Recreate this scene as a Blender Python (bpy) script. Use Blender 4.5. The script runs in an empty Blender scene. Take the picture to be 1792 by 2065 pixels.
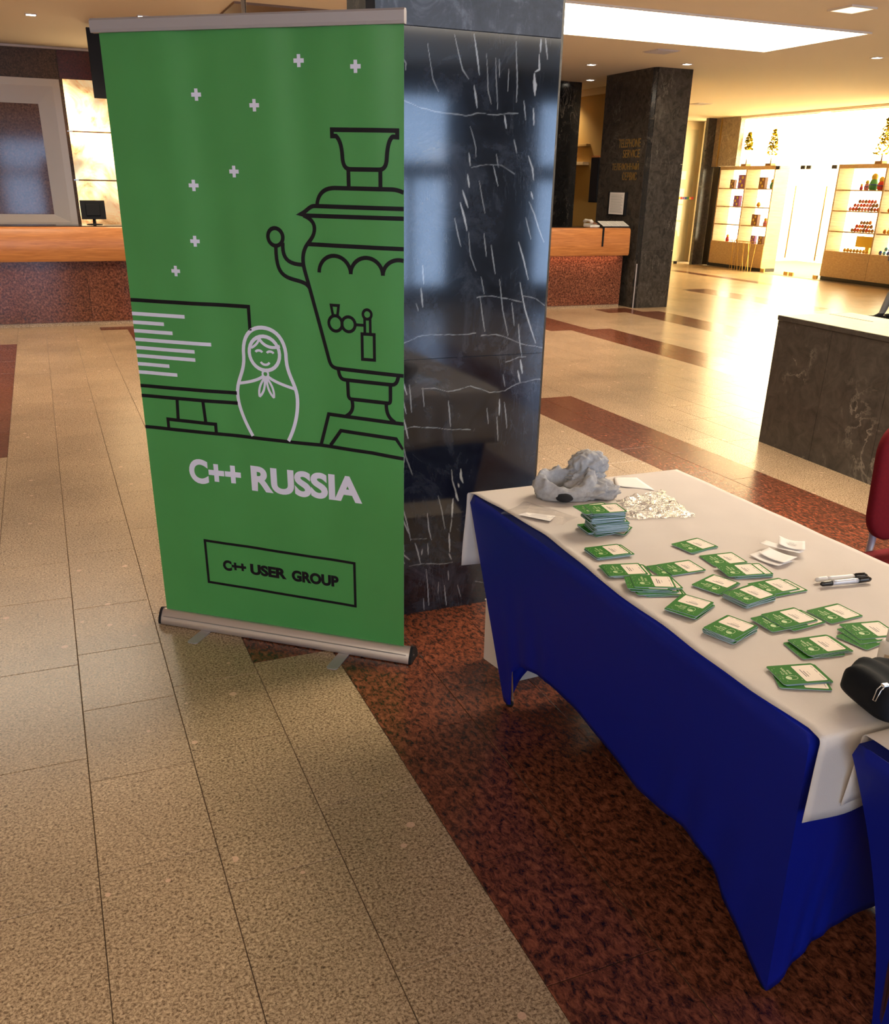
import bpy, bmesh, math, random
import numpy as np
from mathutils import Matrix, Vector
from mathutils import noise as mnoise
random.seed(7)
S = bpy.context.scene
COL = S.collection
PI = math.pi

# ------------------------------------------------------------------ camera
FPX, CXP, CYP = 1820.18, 896.08, 1194.5            # focal length / principal point, photo pixels
YAW, PITCH, ROLL = map(math.radians, (23.045, 24.187, 1.1125))
CAMZ = 1.60
_f = np.array([math.sin(YAW)*math.cos(PITCH), math.cos(YAW)*math.cos(PITCH), -math.sin(PITCH)])
_r = np.array([math.cos(YAW), -math.sin(YAW), 0.0])
_u = np.cross(_r, _f)
_r2 = math.cos(ROLL)*_r + math.sin(ROLL)*_u
_u2 = -math.sin(ROLL)*_r + math.cos(ROLL)*_u
cd = bpy.data.cameras.new('camera')
cam = bpy.data.objects.new('camera', cd)
COL.objects.link(cam)
cd.sensor_fit = 'HORIZONTAL'
cd.sensor_width = 36.0
cd.lens = 36.0*FPX/1792.0
cd.shift_x = (896.0-CXP)/1792.0
cd.shift_y = (CYP-1032.5)/1792.0
cd.clip_start = 0.02
cd.clip_end = 200
cam.matrix_world = Matrix(((_r2[0], _u2[0], -_f[0], 0), (_r2[1], _u2[1], -_f[1], 0),
                           (_r2[2], _u2[2], -_f[2], CAMZ), (0, 0, 0, 1)))
S.camera = cam

def ray(px, py):
    return _r2*((px-CXP)/FPX) - _u2*((py-CYP)/FPX) + _f
def at_z(px, py, z):
    d = ray(px, py); t = (z-CAMZ)/d[2]
    return Vector((d[0]*t, d[1]*t, z))
def at_y(px, py, y):
    d = ray(px, py); t = y/d[1]
    return Vector((d[0]*t, y, CAMZ+d[2]*t))
def at_x(px, py, x):
    d = ray(px, py); t = x/d[0]
    return Vector((x, d[1]*t, CAMZ+d[2]*t))

# ------------------------------------------------------------------ world, light, exposure
S.view_settings.view_transform = 'Standard'
S.view_settings.look = 'None'
S.view_settings.gamma = 1.0
S.view_settings.use_curve_mapping = False
S.view_settings.exposure = 0.30
W = bpy.data.worlds.new('sky'); S.world = W
W.use_nodes = True
W.node_tree.nodes['Background'].inputs[0].default_value = (0.50, 0.68, 1.0, 1)
W.node_tree.nodes['Background'].inputs[1].default_value = 6.6
SKYLIGHT = (1.0, 0.87, 0.68); SKYLIGHT_E = 8.0
SHOP = (1.0, 0.80, 0.42); SHOP_E = 34.0
SPOT = (1.0, 0.80, 0.55); SPOT_W = 16.0
YB = -7.0                                            # window wall behind the camera
CEIL = 3.13
BAYS = [(-5.3, -3.5), (-3.1, -1.3), (-0.9, 0.9), (1.5, 3.3), (3.75, 5.62), (7.0, 8.8), (9.4, 11.2), (11.8, 13.6)]
for x0, x1 in BAYS:                                  # portals: let the sky in through each window
    ld = bpy.data.lights.new('window_portal', 'AREA'); ld.shape = 'RECTANGLE'
    ld.size = x1-x0; ld.size_y = 2.65
    ld.cycles.is_portal = True
    lo = bpy.data.objects.new('window_portal', ld); COL.objects.link(lo)
    lo.location = ((x0+x1)/2, YB-0.16, 1.475)
    lo.rotation_euler = (math.radians(-90), 0, PI)

# ------------------------------------------------------------------ materials
MATS = {}
def newmat(name):
    m = bpy.data.materials.new(name); m.use_nodes = True
    MATS[name] = m
    nt = m.node_tree
    return m, nt, nt.nodes['Principled BSDF']
def pbr(name, col, rough=0.5, metal=0.0, spec=0.5, emit=None, es=0.0, noise=0.0, nscale=30, bump=0.0, bscale=200, coat=0.0, sheen=0.0, trans=0.0):
    m, nt, b = newmat(name)
    c = tuple(col)+(1,)
    b.inputs['Base Color'].default_value = c
    b.inputs['Roughness'].default_value = rough
    b.inputs['Metallic'].default_value = metal
    b.inputs['Specular IOR Level'].default_value = spec
    b.inputs['Coat Weight'].default_value = coat
    b.inputs['Sheen Weight'].default_value = sheen
    b.inputs['Transmission Weight'].default_value = trans
    if emit:
        b.inputs['Emission Color'].default_value = tuple(emit)+(1,)
        b.inputs['Emission Strength'].default_value = es
    tc = nt.nodes.new('ShaderNodeTexCoord')
    if noise > 0:
        n = nt.nodes.new('ShaderNodeTexNoise'); n.inputs['Scale'].default_value = nscale; n.inputs['Detail'].default_value = 5
        nt.links.new(tc.outputs['Object'], n.inputs['Vector'])
        hv = nt.nodes.new('ShaderNodeHueSaturation'); hv.inputs['Color'].default_value = c
        mr = nt.nodes.new('ShaderNodeMapRange')
        mr.inputs[1].default_value = 0.25; mr.inputs[2].default_value = 0.75
        mr.inputs[3].default_value = 1-noise; mr.inputs[4].default_value = 1+noise
        nt.links.new(n.outputs['Fac'], mr.inputs[0]); nt.links.new(mr.outputs[0], hv.inputs['Value'])
        nt.links.new(hv.outputs[0], b.inputs['Base Color'])
    if bump > 0:
        n2 = nt.nodes.new('ShaderNodeTexNoise'); n2.inputs['Scale'].default_value = bscale; n2.inputs['Detail'].default_value = 4
        nt.links.new(tc.outputs['Object'], n2.inputs['Vector'])
        bp = nt.nodes.new('ShaderNodeBump'); bp.inputs['Strength'].default_value = bump; bp.inputs['Distance'].default_value = 0.002
        nt.links.new(n2.outputs['Fac'], bp.inputs['Height']); nt.links.new(bp.outputs[0], b.inputs['Normal'])
    return m
def ramp(nt, fac, stops, interp='LINEAR'):
    r = nt.nodes.new('ShaderNodeValToRGB'); r.color_ramp.interpolation = interp
    el = r.color_ramp.elements
    while len(el) < len(stops): el.new(0.5)
    for e, (p, c) in zip(el, stops):
        e.position = p; e.color = tuple(c)+(1,) if len(c) == 3 else c
    nt.links.new(fac, r.inputs[0])
    return r.outputs[0]
def noise_node(nt, vec, scale, detail=6, rough=0.6, dist=0.0, vscale=None):
    if vscale:
        mp = nt.nodes.new('ShaderNodeMapping'); mp.inputs['Scale'].default_value = vscale
        nt.links.new(vec, mp.inputs['Vector']); vec = mp.outputs[0]
    n = nt.nodes.new('ShaderNodeTexNoise'); n.inputs['Scale'].default_value = scale
    n.inputs['Detail'].default_value = detail; n.inputs['Roughness'].default_value = rough
    n.inputs['Distortion'].default_value = dist
    nt.links.new(vec, n.inputs['Vector'])
    return n.outputs['Fac']
def mixc(nt, fac, a, b, mode='MIX'):
    m = nt.nodes.new('ShaderNodeMix'); m.data_type = 'RGBA'; m.blend_type = mode
    for s, v in ((m.inputs[0], fac), (m.inputs[6], a), (m.inputs[7], b)):
        if hasattr(v, 'links'): nt.links.new(v, s)
        elif isinstance(v, (int, float)): s.default_value = v
        else: s.default_value = tuple(v)+(1,)
    return m.outputs[2]
def worldpos(nt):
    return nt.nodes.new('ShaderNodeNewGeometry').outputs['Position']
def granite(name, stops, scale, rough, blob=None, blobscale=14, big=(0.86, 1.12), rvar=0.10, stretch=None):
    m, nt, b = newmat(name)
    pos = worldpos(nt)
    n1 = noise_node(nt, pos, scale, 5, 0.75, 0.5, vscale=stretch)
    col = ramp(nt, n1, stops)
    if blob:
        v = nt.nodes.new('ShaderNodeTexVoronoi'); v.inputs['Scale'].default_value = blobscale
        v.inputs['Randomness'].default_value = 1.0
        nt.links.new(pos, v.inputs['Vector'])
        wn = nt.nodes.new('ShaderNodeTexWhiteNoise'); nt.links.new(v.outputs['Position'], wn.inputs['Vector'])
        g = nt.nodes.new('ShaderNodeMath'); g.operation = 'GREATER_THAN'; g.inputs[1].default_value = 0.82
        nt.links.new(wn.outputs['Value'], g.inputs[0])
        ds = nt.nodes.new('ShaderNodeMath'); ds.operation = 'LESS_THAN'; ds.inputs[1].default_value = 0.16
        nt.links.new(v.outputs['Distance'], ds.inputs[0])
        mu = nt.nodes.new('ShaderNodeMath'); mu.operation = 'MULTIPLY'
        nt.links.new(g.outputs[0], mu.inputs[0]); nt.links.new(ds.outputs[0], mu.inputs[1])
        mu2 = nt.nodes.new('ShaderNodeMath'); mu2.operation = 'MULTIPLY'; mu2.inputs[1].default_value = 0.75
        nt.links.new(mu.outputs[0], mu2.inputs[0])
        col = mixc(nt, mu2.outputs[0], col, blob)
    n2 = noise_node(nt, pos, 1.6, 3, 0.5)
    hv = nt.nodes.new('ShaderNodeHueSaturation')
    mr = nt.nodes.new('ShaderNodeMapRange'); mr.inputs[1].default_value = 0.3; mr.inputs[2].default_value = 0.7
    mr.inputs[3].default_value = big[0]; mr.inputs[4].default_value = big[1]
    nt.links.new(n2, mr.inputs[0])
    oi = nt.nodes.new('ShaderNodeObjectInfo')
    mr2 = nt.nodes.new('ShaderNodeMapRange'); mr2.inputs[3].default_value = 1-rvar; mr2.inputs[4].default_value = 1+rvar
    nt.links.new(oi.outputs['Random'], mr2.inputs[0])
    mm = nt.nodes.new('ShaderNodeMath'); mm.operation = 'MULTIPLY'
    nt.links.new(mr.outputs[0], mm.inputs[0]); nt.links.new(mr2.outputs[0], mm.inputs[1])
    nt.links.new(mm.outputs[0], hv.inputs['Value']); nt.links.new(col, hv.inputs['Color'])
    nt.links.new(hv.outputs[0], b.inputs['Base Color'])
    b.inputs['Roughness'].default_value = rough
    return m
granite('granite_cream', [(0.33, (0.072, 0.042, 0.022)), (0.44, (0.235, 0.152, 0.086)), (0.53, (0.43, 0.297, 0.178)), (0.68, (0.65, 0.47, 0.295))], 135, 0.27, blob=(0.70, 0.44, 0.30), blobscale=13, rvar=0.05)
granite('granite_red', [(0.34, (0.014, 0.006, 0.004)), (0.44, (0.068, 0.020, 0.010)), (0.55, (0.175, 0.050, 0.023)), (0.70, (0.29, 0.092, 0.044))], 62, 0.22, stretch=(1.0, 0.55, 1.0), rvar=0.08, big=(0.8, 1.15))
granite('granite_counter', [(0.36, (0.03, 0.010, 0.006)), (0.48, (0.11, 0.034, 0.018)), (0.56, (0.21, 0.07, 0.035)), (0.70, (0.33, 0.13, 0.07))], 45, 0.12)
granite('granite_brown', [(0.36, (0.035, 0.018, 0.010)), (0.50, (0.09, 0.05, 0.03)), (0.64, (0.16, 0.09, 0.05))], 55, 0.55)
granite('granite_mirror', [(0.36, (0.05, 0.02, 0.012)), (0.50, (0.14, 0.06, 0.035)), (0.64, (0.24, 0.11, 0.065))], 45, 0.08)
granite('granite_maroon', [(0.36, (0.03, 0.005, 0.004)), (0.50, (0.09, 0.014, 0.010)), (0.64, (0.14, 0.025, 0.018))], 40, 0.28)

def stone(name, dark, light, vein, rough, vscale=1.0, amount=1.0):
    m, nt, b = newmat(name)
    pos = worldpos(nt)
    n1 = noise_node(nt, pos, 9*vscale, 8, 0.7, 1.2)
    col = ramp(nt, n1, [(0.30, dark), (0.72, light)])
    rot = nt.nodes.new('ShaderNodeMapping'); rot.inputs['Rotation'].default_value = (0.7, 0.5, 0.4); rot.inputs['Scale'].default_value = (3.2, 1.0, 1.0)
    nt.links.new(pos, rot.inputs['Vector'])
    n2 = noise_node(nt, rot.outputs[0], 1.7*vscale, 9, 0.65, 0.6)
    v = ramp(nt, n2, [(0.485, (0, 0, 0)), (0.50, (amount,)*3), (0.515, (0, 0, 0))])
    n3 = noise_node(nt, pos, 2.0, 3, 0.5)
    msk = ramp(nt, n3, [(0.48, (0, 0, 0)), (0.62, (1, 1, 1))])
    f = mixc(nt, 1.0, v, msk, 'MULTIPLY')
    nt.links.new(mixc(nt, f, col, vein), b.inputs['Base Color'])
    b.inputs['Roughness'].default_value = rough
    return m
stone('stone_dark', (0.016, 0.013, 0.010), (0.075, 0.064, 0.052), (0.24, 0.21, 0.17), 0.22, amount=0.45)
stone('stone_kiosk', (0.022, 0.019, 0.016), (0.085, 0.074, 0.062), (0.26, 0.23, 0.19), 0.35)
stone('stone_light', (0.16, 0.12, 0.08), (0.40, 0.31, 0.21), (0.5, 0.42, 0.3), 0.35)
stone('stone_black', (0.006, 0.006, 0.006), (0.022, 0.020, 0.018), (0.12, 0.10, 0.08), 0.15)

stone('stone_black_honed', (0.006, 0.006, 0.007), (0.022, 0.021, 0.021), (0.12, 0.11, 0.10), 0.6)

def marble_pillar(name, rough, mott, usevein):
    m, nt, b = newmat(name)
    pos = worldpos(nt)
    n1 = noise_node(nt, pos, 5.0, 9, 0.72, 0.9)
    col = ramp(nt, n1, [(0.34, (0.0035, 0.004, 0.0055)), (0.52, (0.013, 0.016, 0.022)), (0.68, mott)] if usevein else [(0.36, (0.006, 0.007, 0.009)), (0.50, (0.030, 0.034, 0.040)), (0.66, mott)])
    n2 = noise_node(nt, pos, 3.0, 10, 0.7, 0.5, vscale=(5.0, 1.0, 0.8))
    v = ramp(nt, n2, [(0.492, (0, 0, 0)), (0.50, (0.35, 0.35, 0.35)), (0.508, (0, 0, 0))])
    n3 = noise_node(nt, pos, 2.6, 3, 0.5)
    f = mixc(nt, 1.0, v, ramp(nt, n3, [(0.52, (0, 0, 0)), (0.66, (1, 1, 1))]), 'MULTIPLY')
    col = mixc(nt, f, col, (0.30, 0.33, 0.36))
    if usevein:
        a = nt.nodes.new('ShaderNodeAttribute'); a.attribute_name = 'vein'
        col = mixc(nt, a.outputs['Fac'], col, (0.50, 0.52, 0.50))
    nt.links.new(col, b.inputs['Base Color'])
    b.inputs['Roughness'].default_value = rough
    b.inputs['Specular IOR Level'].default_value = 0.85
    return m
marble_pillar('marble_polished', 0.07, (0.042, 0.049, 0.062), True)
marble_pillar('marble_honed', 0.42, (0.20, 0.215, 0.245), False)

# wood
def wood(name, a, bb, rough=0.3):
    m, nt, b = newmat(name)
    pos = worldpos(nt)
    n = noise_node(nt, pos, 3.0, 6, 0.6, 0.6, vscale=(1.0, 6.0, 14.0))
    nt.links.new(ramp(nt, n, [(0.3, a), (0.7, bb)]), b.inputs['Base Color'])
    b.inputs['Roughness'].default_value = rough
    return m
wood('wood_counter', (0.36, 0.12, 0.03), (0.60, 0.24, 0.07))
wood('wood_shelf', (0.42, 0.27, 0.12), (0.58, 0.40, 0.20), 0.45)

def emitm(name, col, e, tex=None):
    m, nt, b = newmat(name)
    b.inputs['Base Color'].default_value = (0.8, 0.8, 0.8, 1)
    b.inputs['Emission Color'].default_value = tuple(col)+(1,)
    b.inputs['Emission Strength'].default_value = e
    return m
emitm('lamp_skylight', SKYLIGHT, SKYLIGHT_E)
emitm('fill_overhead', SKYLIGHT, 15.0)  # glow of the added fill panel above the chair
emitm('fill_dim', SKYLIGHT, 4.2)  # glow of the added fill panels behind the camera
emitm('lamp_shop', SHOP, SHOP_E)
emitm('lamp_spot', (1.0, 0.90, 0.72), 14.0)
emitm('lamp_square', (1.0, 0.85, 0.6), 1.3)
emitm('lamp_shelf', (1.0, 0.88, 0.55), 7.0)
# backlit onyx: lamps behind thin stone
def onyx():
    m, nt, b = newmat('onyx')
    pos = worldpos(nt)
    n = noise_node(nt, pos, 2.6, 7, 0.65, 1.2)
    col = ramp(nt, n, [(0.30, (0.50, 0.20, 0.05)), (0.46, (0.95, 0.62, 0.28)), (0.60, (1.0, 0.80, 0.48))])
    n2 = noise_node(nt, pos, 1.5, 2, 0.5)
    st = nt.nodes.new('ShaderNodeMapRange'); st.inputs[1].default_value = 0.40; st.inputs[2].default_value = 0.60
    st.inputs[3].default_value = 0.35; st.inputs[4].default_value = 3.4
    nt.links.new(n2, st.inputs[0])
    nt.links.new(col, b.inputs['Base Color']); nt.links.new(col, b.inputs['Emission Color'])
    nt.links.new(st.outputs[0], b.inputs['Emission Strength'])
    b.inputs['Roughness'].default_value = 0.2
onyx()
def glass(name, tint=(1, 1, 1), refl=1.0, rough=0.0, extra=0.0):
    m = bpy.data.materials.new(name); m.use_nodes = True; MATS[name] = m
    nt = m.node_tree; nt.nodes.clear()
    o = nt.nodes.new('ShaderNodeOutputMaterial')
    t = nt.nodes.new('ShaderNodeBsdfTransparent'); t.inputs[0].default_value = tuple(tint)+(1,)
    g = nt.nodes.new('ShaderNodeBsdfGlossy'); g.inputs['Roughness'].default_value = rough
    lw = nt.nodes.new('ShaderNodeLayerWeight'); lw.inputs[0].default_value = 0.5
    pw = nt.nodes.new('ShaderNodeMath'); pw.operation = 'POWER'; pw.inputs[1].default_value = 5.0
    nt.links.new(lw.outputs['Facing'], pw.inputs[0])
    fr = nt.nodes.new('ShaderNodeMath'); fr.operation = 'MULTIPLY_ADD'; fr.inputs[1].default_value = 0.94; fr.inputs[2].default_value = 0.045
    nt.links.new(pw.outputs[0], fr.inputs[0])
    mx = nt.nodes.new('ShaderNodeMixShader')
    ma = nt.nodes.new('ShaderNodeMath'); ma.operation = 'MULTIPLY_ADD'; ma.inputs[1].default_value = refl; ma.inputs[2].default_value = extra
    nt.links.new(fr.outputs[0], ma.inputs[0]); nt.links.new(ma.outputs[0], mx.inputs[0])
    nt.links.new(t.outputs[0], mx.inputs[1]); nt.links.new(g.outputs[0], mx.inputs[2]); nt.links.new(mx.outputs[0], o.inputs[0])
    return m
glass('window_glass', (0.95, 0.98, 1.0))
glass('dark_glass', (0.30, 0.26, 0.18), 1.2)
def plastic_film():
    m = glass('plastic_film', (0.985, 0.98, 0.97), 1.3, 0.10, 0.05)
    nt = m.node_tree
    tc = nt.nodes.new('ShaderNodeTexCoord')
    n = nt.nodes.new('ShaderNodeTexNoise'); n.inputs['Scale'].default_value = 30; n.inputs['Detail'].default_value = 3; n.inputs['Distortion'].default_value = 1.5
    nt.links.new(tc.outputs['Object'], n.inputs['Vector'])
    bp = nt.nodes.new('ShaderNodeBump'); bp.inputs['Strength'].default_value = 1.0; bp.inputs['Distance'].default_value = 0.014
    nt.links.new(n.outputs['Fac'], bp.inputs['Height'])
    for nd in nt.nodes:
        if nd.type in ('BSDF_GLOSSY', 'LAYER_WEIGHT'): nt.links.new(bp.outputs[0], nd.inputs['Normal'])
plastic_film()
glass('plastic_thin', (0.985, 0.98, 0.975), 0.55, 0.14, 0.0)

pbr('ceiling_paint', (0.86, 0.79, 0.66), 0.75, bump=0.05, bscale=60)
pbr('ceiling_brown', (0.20, 0.12, 0.07), 0.5)
pbr('wall_paint', (0.62, 0.52, 0.38), 0.7)
pbr('wall_slate', (0.10, 0.105, 0.12), 0.6)
pbr('wall_yellow', (0.40, 0.25, 0.07), 0.75, noise=0.06, nscale=3)
pbr('wall_beige', (0.66, 0.54, 0.34), 0.6)
pbr('wall_white', (0.85, 0.82, 0.74), 0.6)
pbr('frame_white', (0.66, 0.61, 0.58), 0.5)
pbr('frame_dark', (0.02, 0.02, 0.022), 0.4)
pbr('tile_joint', (0.13, 0.088, 0.055), 0.85)
pbr('banner_green', (0.068, 0.288, 0.070), 0.27, noise=0.04, nscale=6, bump=0.12, bscale=900, spec=0.45)
pbr('banner_back', (0.35, 0.36, 0.36), 0.6)
pbr('print_black', (0.008, 0.006, 0.008), 0.5, spec=0.2)
pbr('print_white', (0.74, 0.70, 0.78), 0.45)
pbr('aluminium', (0.62, 0.57, 0.55), 0.30, metal=0.85, bump=0.03, bscale=600)
pbr('aluminium_matt', (0.42, 0.38, 0.37), 0.45, metal=0.4)
pbr('steel', (0.75, 0.76, 0.78), 0.2, metal=1.0)
pbr('brass', (0.62, 0.42, 0.14), 0.35, metal=1.0)
pbr('gold_letter', (0.50, 0.30, 0.07), 0.35, metal=0.8)
pbr('black_plastic', (0.008, 0.008, 0.009), 0.55, spec=0.2)
pbr('black_gloss', (0.006, 0.006, 0.007), 0.15)
pbr('spandex', (0.003, 0.010, 0.215), 0.55, spec=0.18, noise=0.03, nscale=4, bump=0.08, bscale=1500)
pbr('linen', (0.60, 0.53, 0.475), 0.85, noise=0.03, nscale=8, bump=0.25, bscale=700)
pbr('badge_green', (0.024, 0.155, 0.012), 0.7, spec=0.12)
pbr('badge_edge', (0.34, 0.43, 0.48), 0.6)
pbr('badge_label', (0.80, 0.68, 0.56), 0.6, spec=0.25)
pbr('badge_print', (0.33, 0.47, 0.16), 0.5)
pbr('badge_ink', (0.10, 0.065, 0.055), 0.6)
pbr('paper', (0.80, 0.75, 0.71), 0.7)
pbr('paper_ink', (0.30, 0.28, 0.27), 0.7)
pbr('carton', (0.62, 0.52, 0.42), 0.75)
pbr('jersey', (0.36, 0.345, 0.335), 0.9, noise=0.16, nscale=90, bump=1.0, bscale=55)
pbr('jersey_shade', (0.012, 0.012, 0.014), 0.9)
pbr('pouch_black', (0.007, 0.008, 0.011), 0.75, bump=0.2, bscale=900, spec=0.15)
pbr('bottle_white', (0.78, 0.74, 0.70), 0.35)
pbr('bottle_label', (0.55, 0.42, 0.30), 0.5)
pbr('red_fabric', (0.17, 0.006, 0.010), 0.85, noise=0.12, nscale=120, spec=0.2)
pbr('marker_silver', (0.55, 0.55, 0.58), 0.35, metal=0.3)
pbr('phone_white', (0.62, 0.60, 0.54), 0.4)
pbr('denim', (0.10, 0.10, 0.105), 0.9, noise=0.3, nscale=60)
pbr('jacket', (0.03, 0.035, 0.05), 0.85)
pbr('skin', (0.50, 0.31, 0.22), 0.6)
pbr('hair', (0.05, 0.03, 0.02), 0.7)
pbr('leaf_gold', (0.30, 0.21, 0.004), 0.8, spec=0.1)
pbr('leaf_green', (0.10, 0.085, 0.002), 0.8, spec=0.1)
pbr('trunk', (0.16, 0.09, 0.04), 0.7)
pbr('floor_shop', (0.72, 0.62, 0.46), 0.2)
for k, c in dict(red=(0.55, 0.04, 0.03), orange=(0.65, 0.22, 0.03), yellow=(0.70, 0.50, 0.05), green=(0.06, 0.30, 0.08), blue=(0.04, 0.08, 0.35), violet=(0.25, 0.08, 0.30), brown=(0.22, 0.10, 0.05), pink=(0.62, 0.20, 0.24), cyan=(0.05, 0.30, 0.42)).items():
    pbr('paint_'+k, c, 0.4)
M = MATS

# ------------------------------------------------------------------ geometry helpers
def mesh_from(name, verts, faces, mat, smooth=False, mats=None, midx=None):
    me = bpy.data.meshes.new(name)
    me.from_pydata([tuple(v) for v in verts], [], faces)
    for mm in (mats or [mat]):
        me.materials.append(M[mm] if isinstance(mm, str) else mm)
    if midx: me.polygons.foreach_set('material_index', midx)
    if smooth: me.polygons.foreach_set('use_smooth', [True]*len(me.polygons))
    me.update()
    return me
def link(name, me, parent=None, local=False):
    o = bpy.data.objects.new(name, me)
    COL.objects.link(o)
    if parent:
        o.parent = parent
        if not local:
            o.matrix_parent_inverse = WM[parent.name].inverted()
    return o
WM = {}
def thing(name, label, cat, loc=(0, 0, 0), rz=0.0, group=None):
    o = bpy.data.objects.new(name, None); COL.objects.link(o)
    o.empty_display_size = 0.1
    o.location = loc; o.rotation_euler = (0, 0, rz)
    WM[o.name] = Matrix.Translation(loc) @ Matrix.Rotation(rz, 4, 'Z')
    tag(o, label, cat, group)
    return o
def tag(o, label, cat, group=None):
    o['label'] = label; o['category'] = cat
    if group: o['group'] = group
    return o
def struct(o):
    o['kind'] = 'structure'
    WM[o.name] = Matrix.Identity(4)
    return o
class MB:
    def __init__(s): s.v = []; s.f = []; s.m = []
    def add(s, vs, fs, mi=0):
        n = len(s.v); s.v += [tuple(v) for v in vs]; s.f += [tuple(i+n for i in f) for f in fs]; s.m += [mi]*len(fs); return s
    def box(s, x0, x1, y0, y1, z0, z1, mi=0, bev=0.0):
        if bev > 0:
            bm = bmesh.new(); bmesh.ops.create_cube(bm, size=1)
            for v in bm.verts: v.co = Vector(((x0+x1)/2+v.co.x*(x1-x0), (y0+y1)/2+v.co.y*(y1-y0), (z0+z1)/2+v.co.z*(z1-z0)))
            bmesh.ops.bevel(bm, geom=list(bm.edges), offset=bev, segments=2, affect='EDGES', profile=0.5)
            bm.verts.index_update()
            s.add([v.co.copy() for v in bm.verts], [tuple(v.index for v in f.verts) for f in bm.faces], mi); bm.free(); return s
        return s.add([(x0,y0,z0),(x1,y0,z0),(x1,y1,z0),(x0,y1,z0),(x0,y0,z1),(x1,y0,z1),(x1,y1,z1),(x0,y1,z1)],
                     [(3,2,1,0),(4,5,6,7),(0,1,5,4),(1,2,6,5),(2,3,7,6),(3,0,4,7)], mi)
    def lathe(s, prof, seg=24, c=(0,0,0), mi=0):
        vs = []; fs = []
        for r, z in prof:
            for k in range(seg):
                a = 2*PI*k/seg; vs.append((c[0]+r*math.cos(a), c[1]+r*math.sin(a), c[2]+z))
        for i in range(len(prof)-1):
            for k in range(seg):
                fs.append((i*seg+k, i*seg+(k+1) % seg, (i+1)*seg+(k+1) % seg, (i+1)*seg+k))
        fs.append(tuple(range(seg))[::-1]); fs.append(tuple((len(prof)-1)*seg+k for k in range(seg)))
        return s.add(vs, fs, mi)
    def tube(s, pts, r, seg=10, mi=0, caps=True):
        pts = [Vector(p) for p in pts]; rs = r if isinstance(r, (list, tuple)) else [r]*len(pts)
        vs = []; fs = []
        up = Vector((0, 0, 1))
        for i, p in enumerate(pts):
            d = (pts[min(i+1, len(pts)-1)]-pts[max(i-1, 0)]).normalized()
            a = d.cross(up)
            if a.length < 1e-3: a = d.cross(Vector((0, 1, 0)))
            a.normalize(); b = d.cross(a)
            for k in range(seg):
                t = 2*PI*k/seg; vs.append(p+a*math.cos(t)*rs[i]+b*math.sin(t)*rs[i])
        for i in range(len(pts)-1):
            for k in range(seg): fs.append((i*seg+k, (i+1)*seg+k, (i+1)*seg+(k+1) % seg, i*seg+(k+1) % seg))
        if caps: fs.append(tuple(range(seg))); fs.append(tuple((len(pts)-1)*seg+k for k in range(seg))[::-1])
        return s.add(vs, fs, mi)
    def prism(s, poly, z0, z1, mi=0, side=None):           # polygon in xy, extruded in z
        n = len(poly)
        s.add([(x, y, z0) for x, y in poly]+[(x, y, z1) for x, y in poly],
              [tuple(range(n))[::-1], tuple(range(n, 2*n))], mi)
        m = len(s.v)-2*n
        for i in range(n):
            j = (i+1) % n; s.f.append((m+i, m+j, m+n+j, m+n+i)); s.m.append(mi if side is None else side)
        return s
    def xform(s, fn): s.v = [tuple(fn(Vector(v))) for v in s.v]; return s
    def mesh(s, name, mats, smooth=False):
        if isinstance(mats, str): mats = [mats]
        return mesh_from(name, s.v, s.f, None, smooth, mats, s.m)
    def obj(s, name, mats, parent=None, smooth=False, local=False):
        return link(name, s.mesh(name, mats, smooth), parent, local)
def box(x0, x1, y0, y1, z0, z1, bev=0.0): return MB().box(x0, x1, y0, y1, z0, z1, 0, bev)
def autosmooth(o, ang=40):
    o.data.polygons.foreach_set('use_smooth', [True]*len(o.data.polygons))
    o.data.set_sharp_from_angle(angle=math.radians(ang))
    return o
def rrect(w, h, r, n=4):
    out = []
    for cx, cy, a0 in ((w/2-r, h/2-r, 0), (-w/2+r, h/2-r, 90), (-w/2+r, -h/2+r, 180), (w/2-r, -h/2+r, 270)):
        for k in range(n+1):
            a = math.radians(a0+90*k/n); out.append((cx+r*math.cos(a), cy+r*math.sin(a)))
    return out
def text_mesh(txt, size=1.0, bold=0.0, align='LEFT', spacing=1.0, extrude=0.0):
    c = bpy.data.curves.new('lettering', 'FONT'); c.body = txt; c.size = size; c.offset = bold
    c.align_x = align; c.space_character = spacing; c.extrude = extrude; c.resolution_u = 6
    o = bpy.data.objects.new('lettering', c); COL.objects.link(o)
    bpy.context.view_layer.update()
    dg = bpy.context.evaluated_depsgraph_get()
    me = bpy.data.meshes.new_from_object(o.evaluated_get(dg))
    bpy.data.objects.remove(o); bpy.data.curves.remove(c)
    vs = [v.co.copy() for v in me.vertices]; fs = [tuple(p.vertices) for p in me.polygons]
    bpy.data.meshes.remove(me)
    return vs, fs
def fit(vs, x0, x1, y0, y1):
    ax = min(v.x for v in vs); bx = max(v.x for v in vs); ay = min(v.y for v in vs); by = max(v.y for v in vs)
    return [Vector((x0+(v.x-ax)/(bx-ax)*(x1-x0), y0+(v.y-ay)/(by-ay)*(y1-y0), v.z)) for v in vs]
def copy_tree(o, parent=None):
    c = o.copy(); COL.objects.link(c)
    if parent: c.parent = parent
    for ch in o.children: copy_tree(ch, c)
    return c

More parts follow.
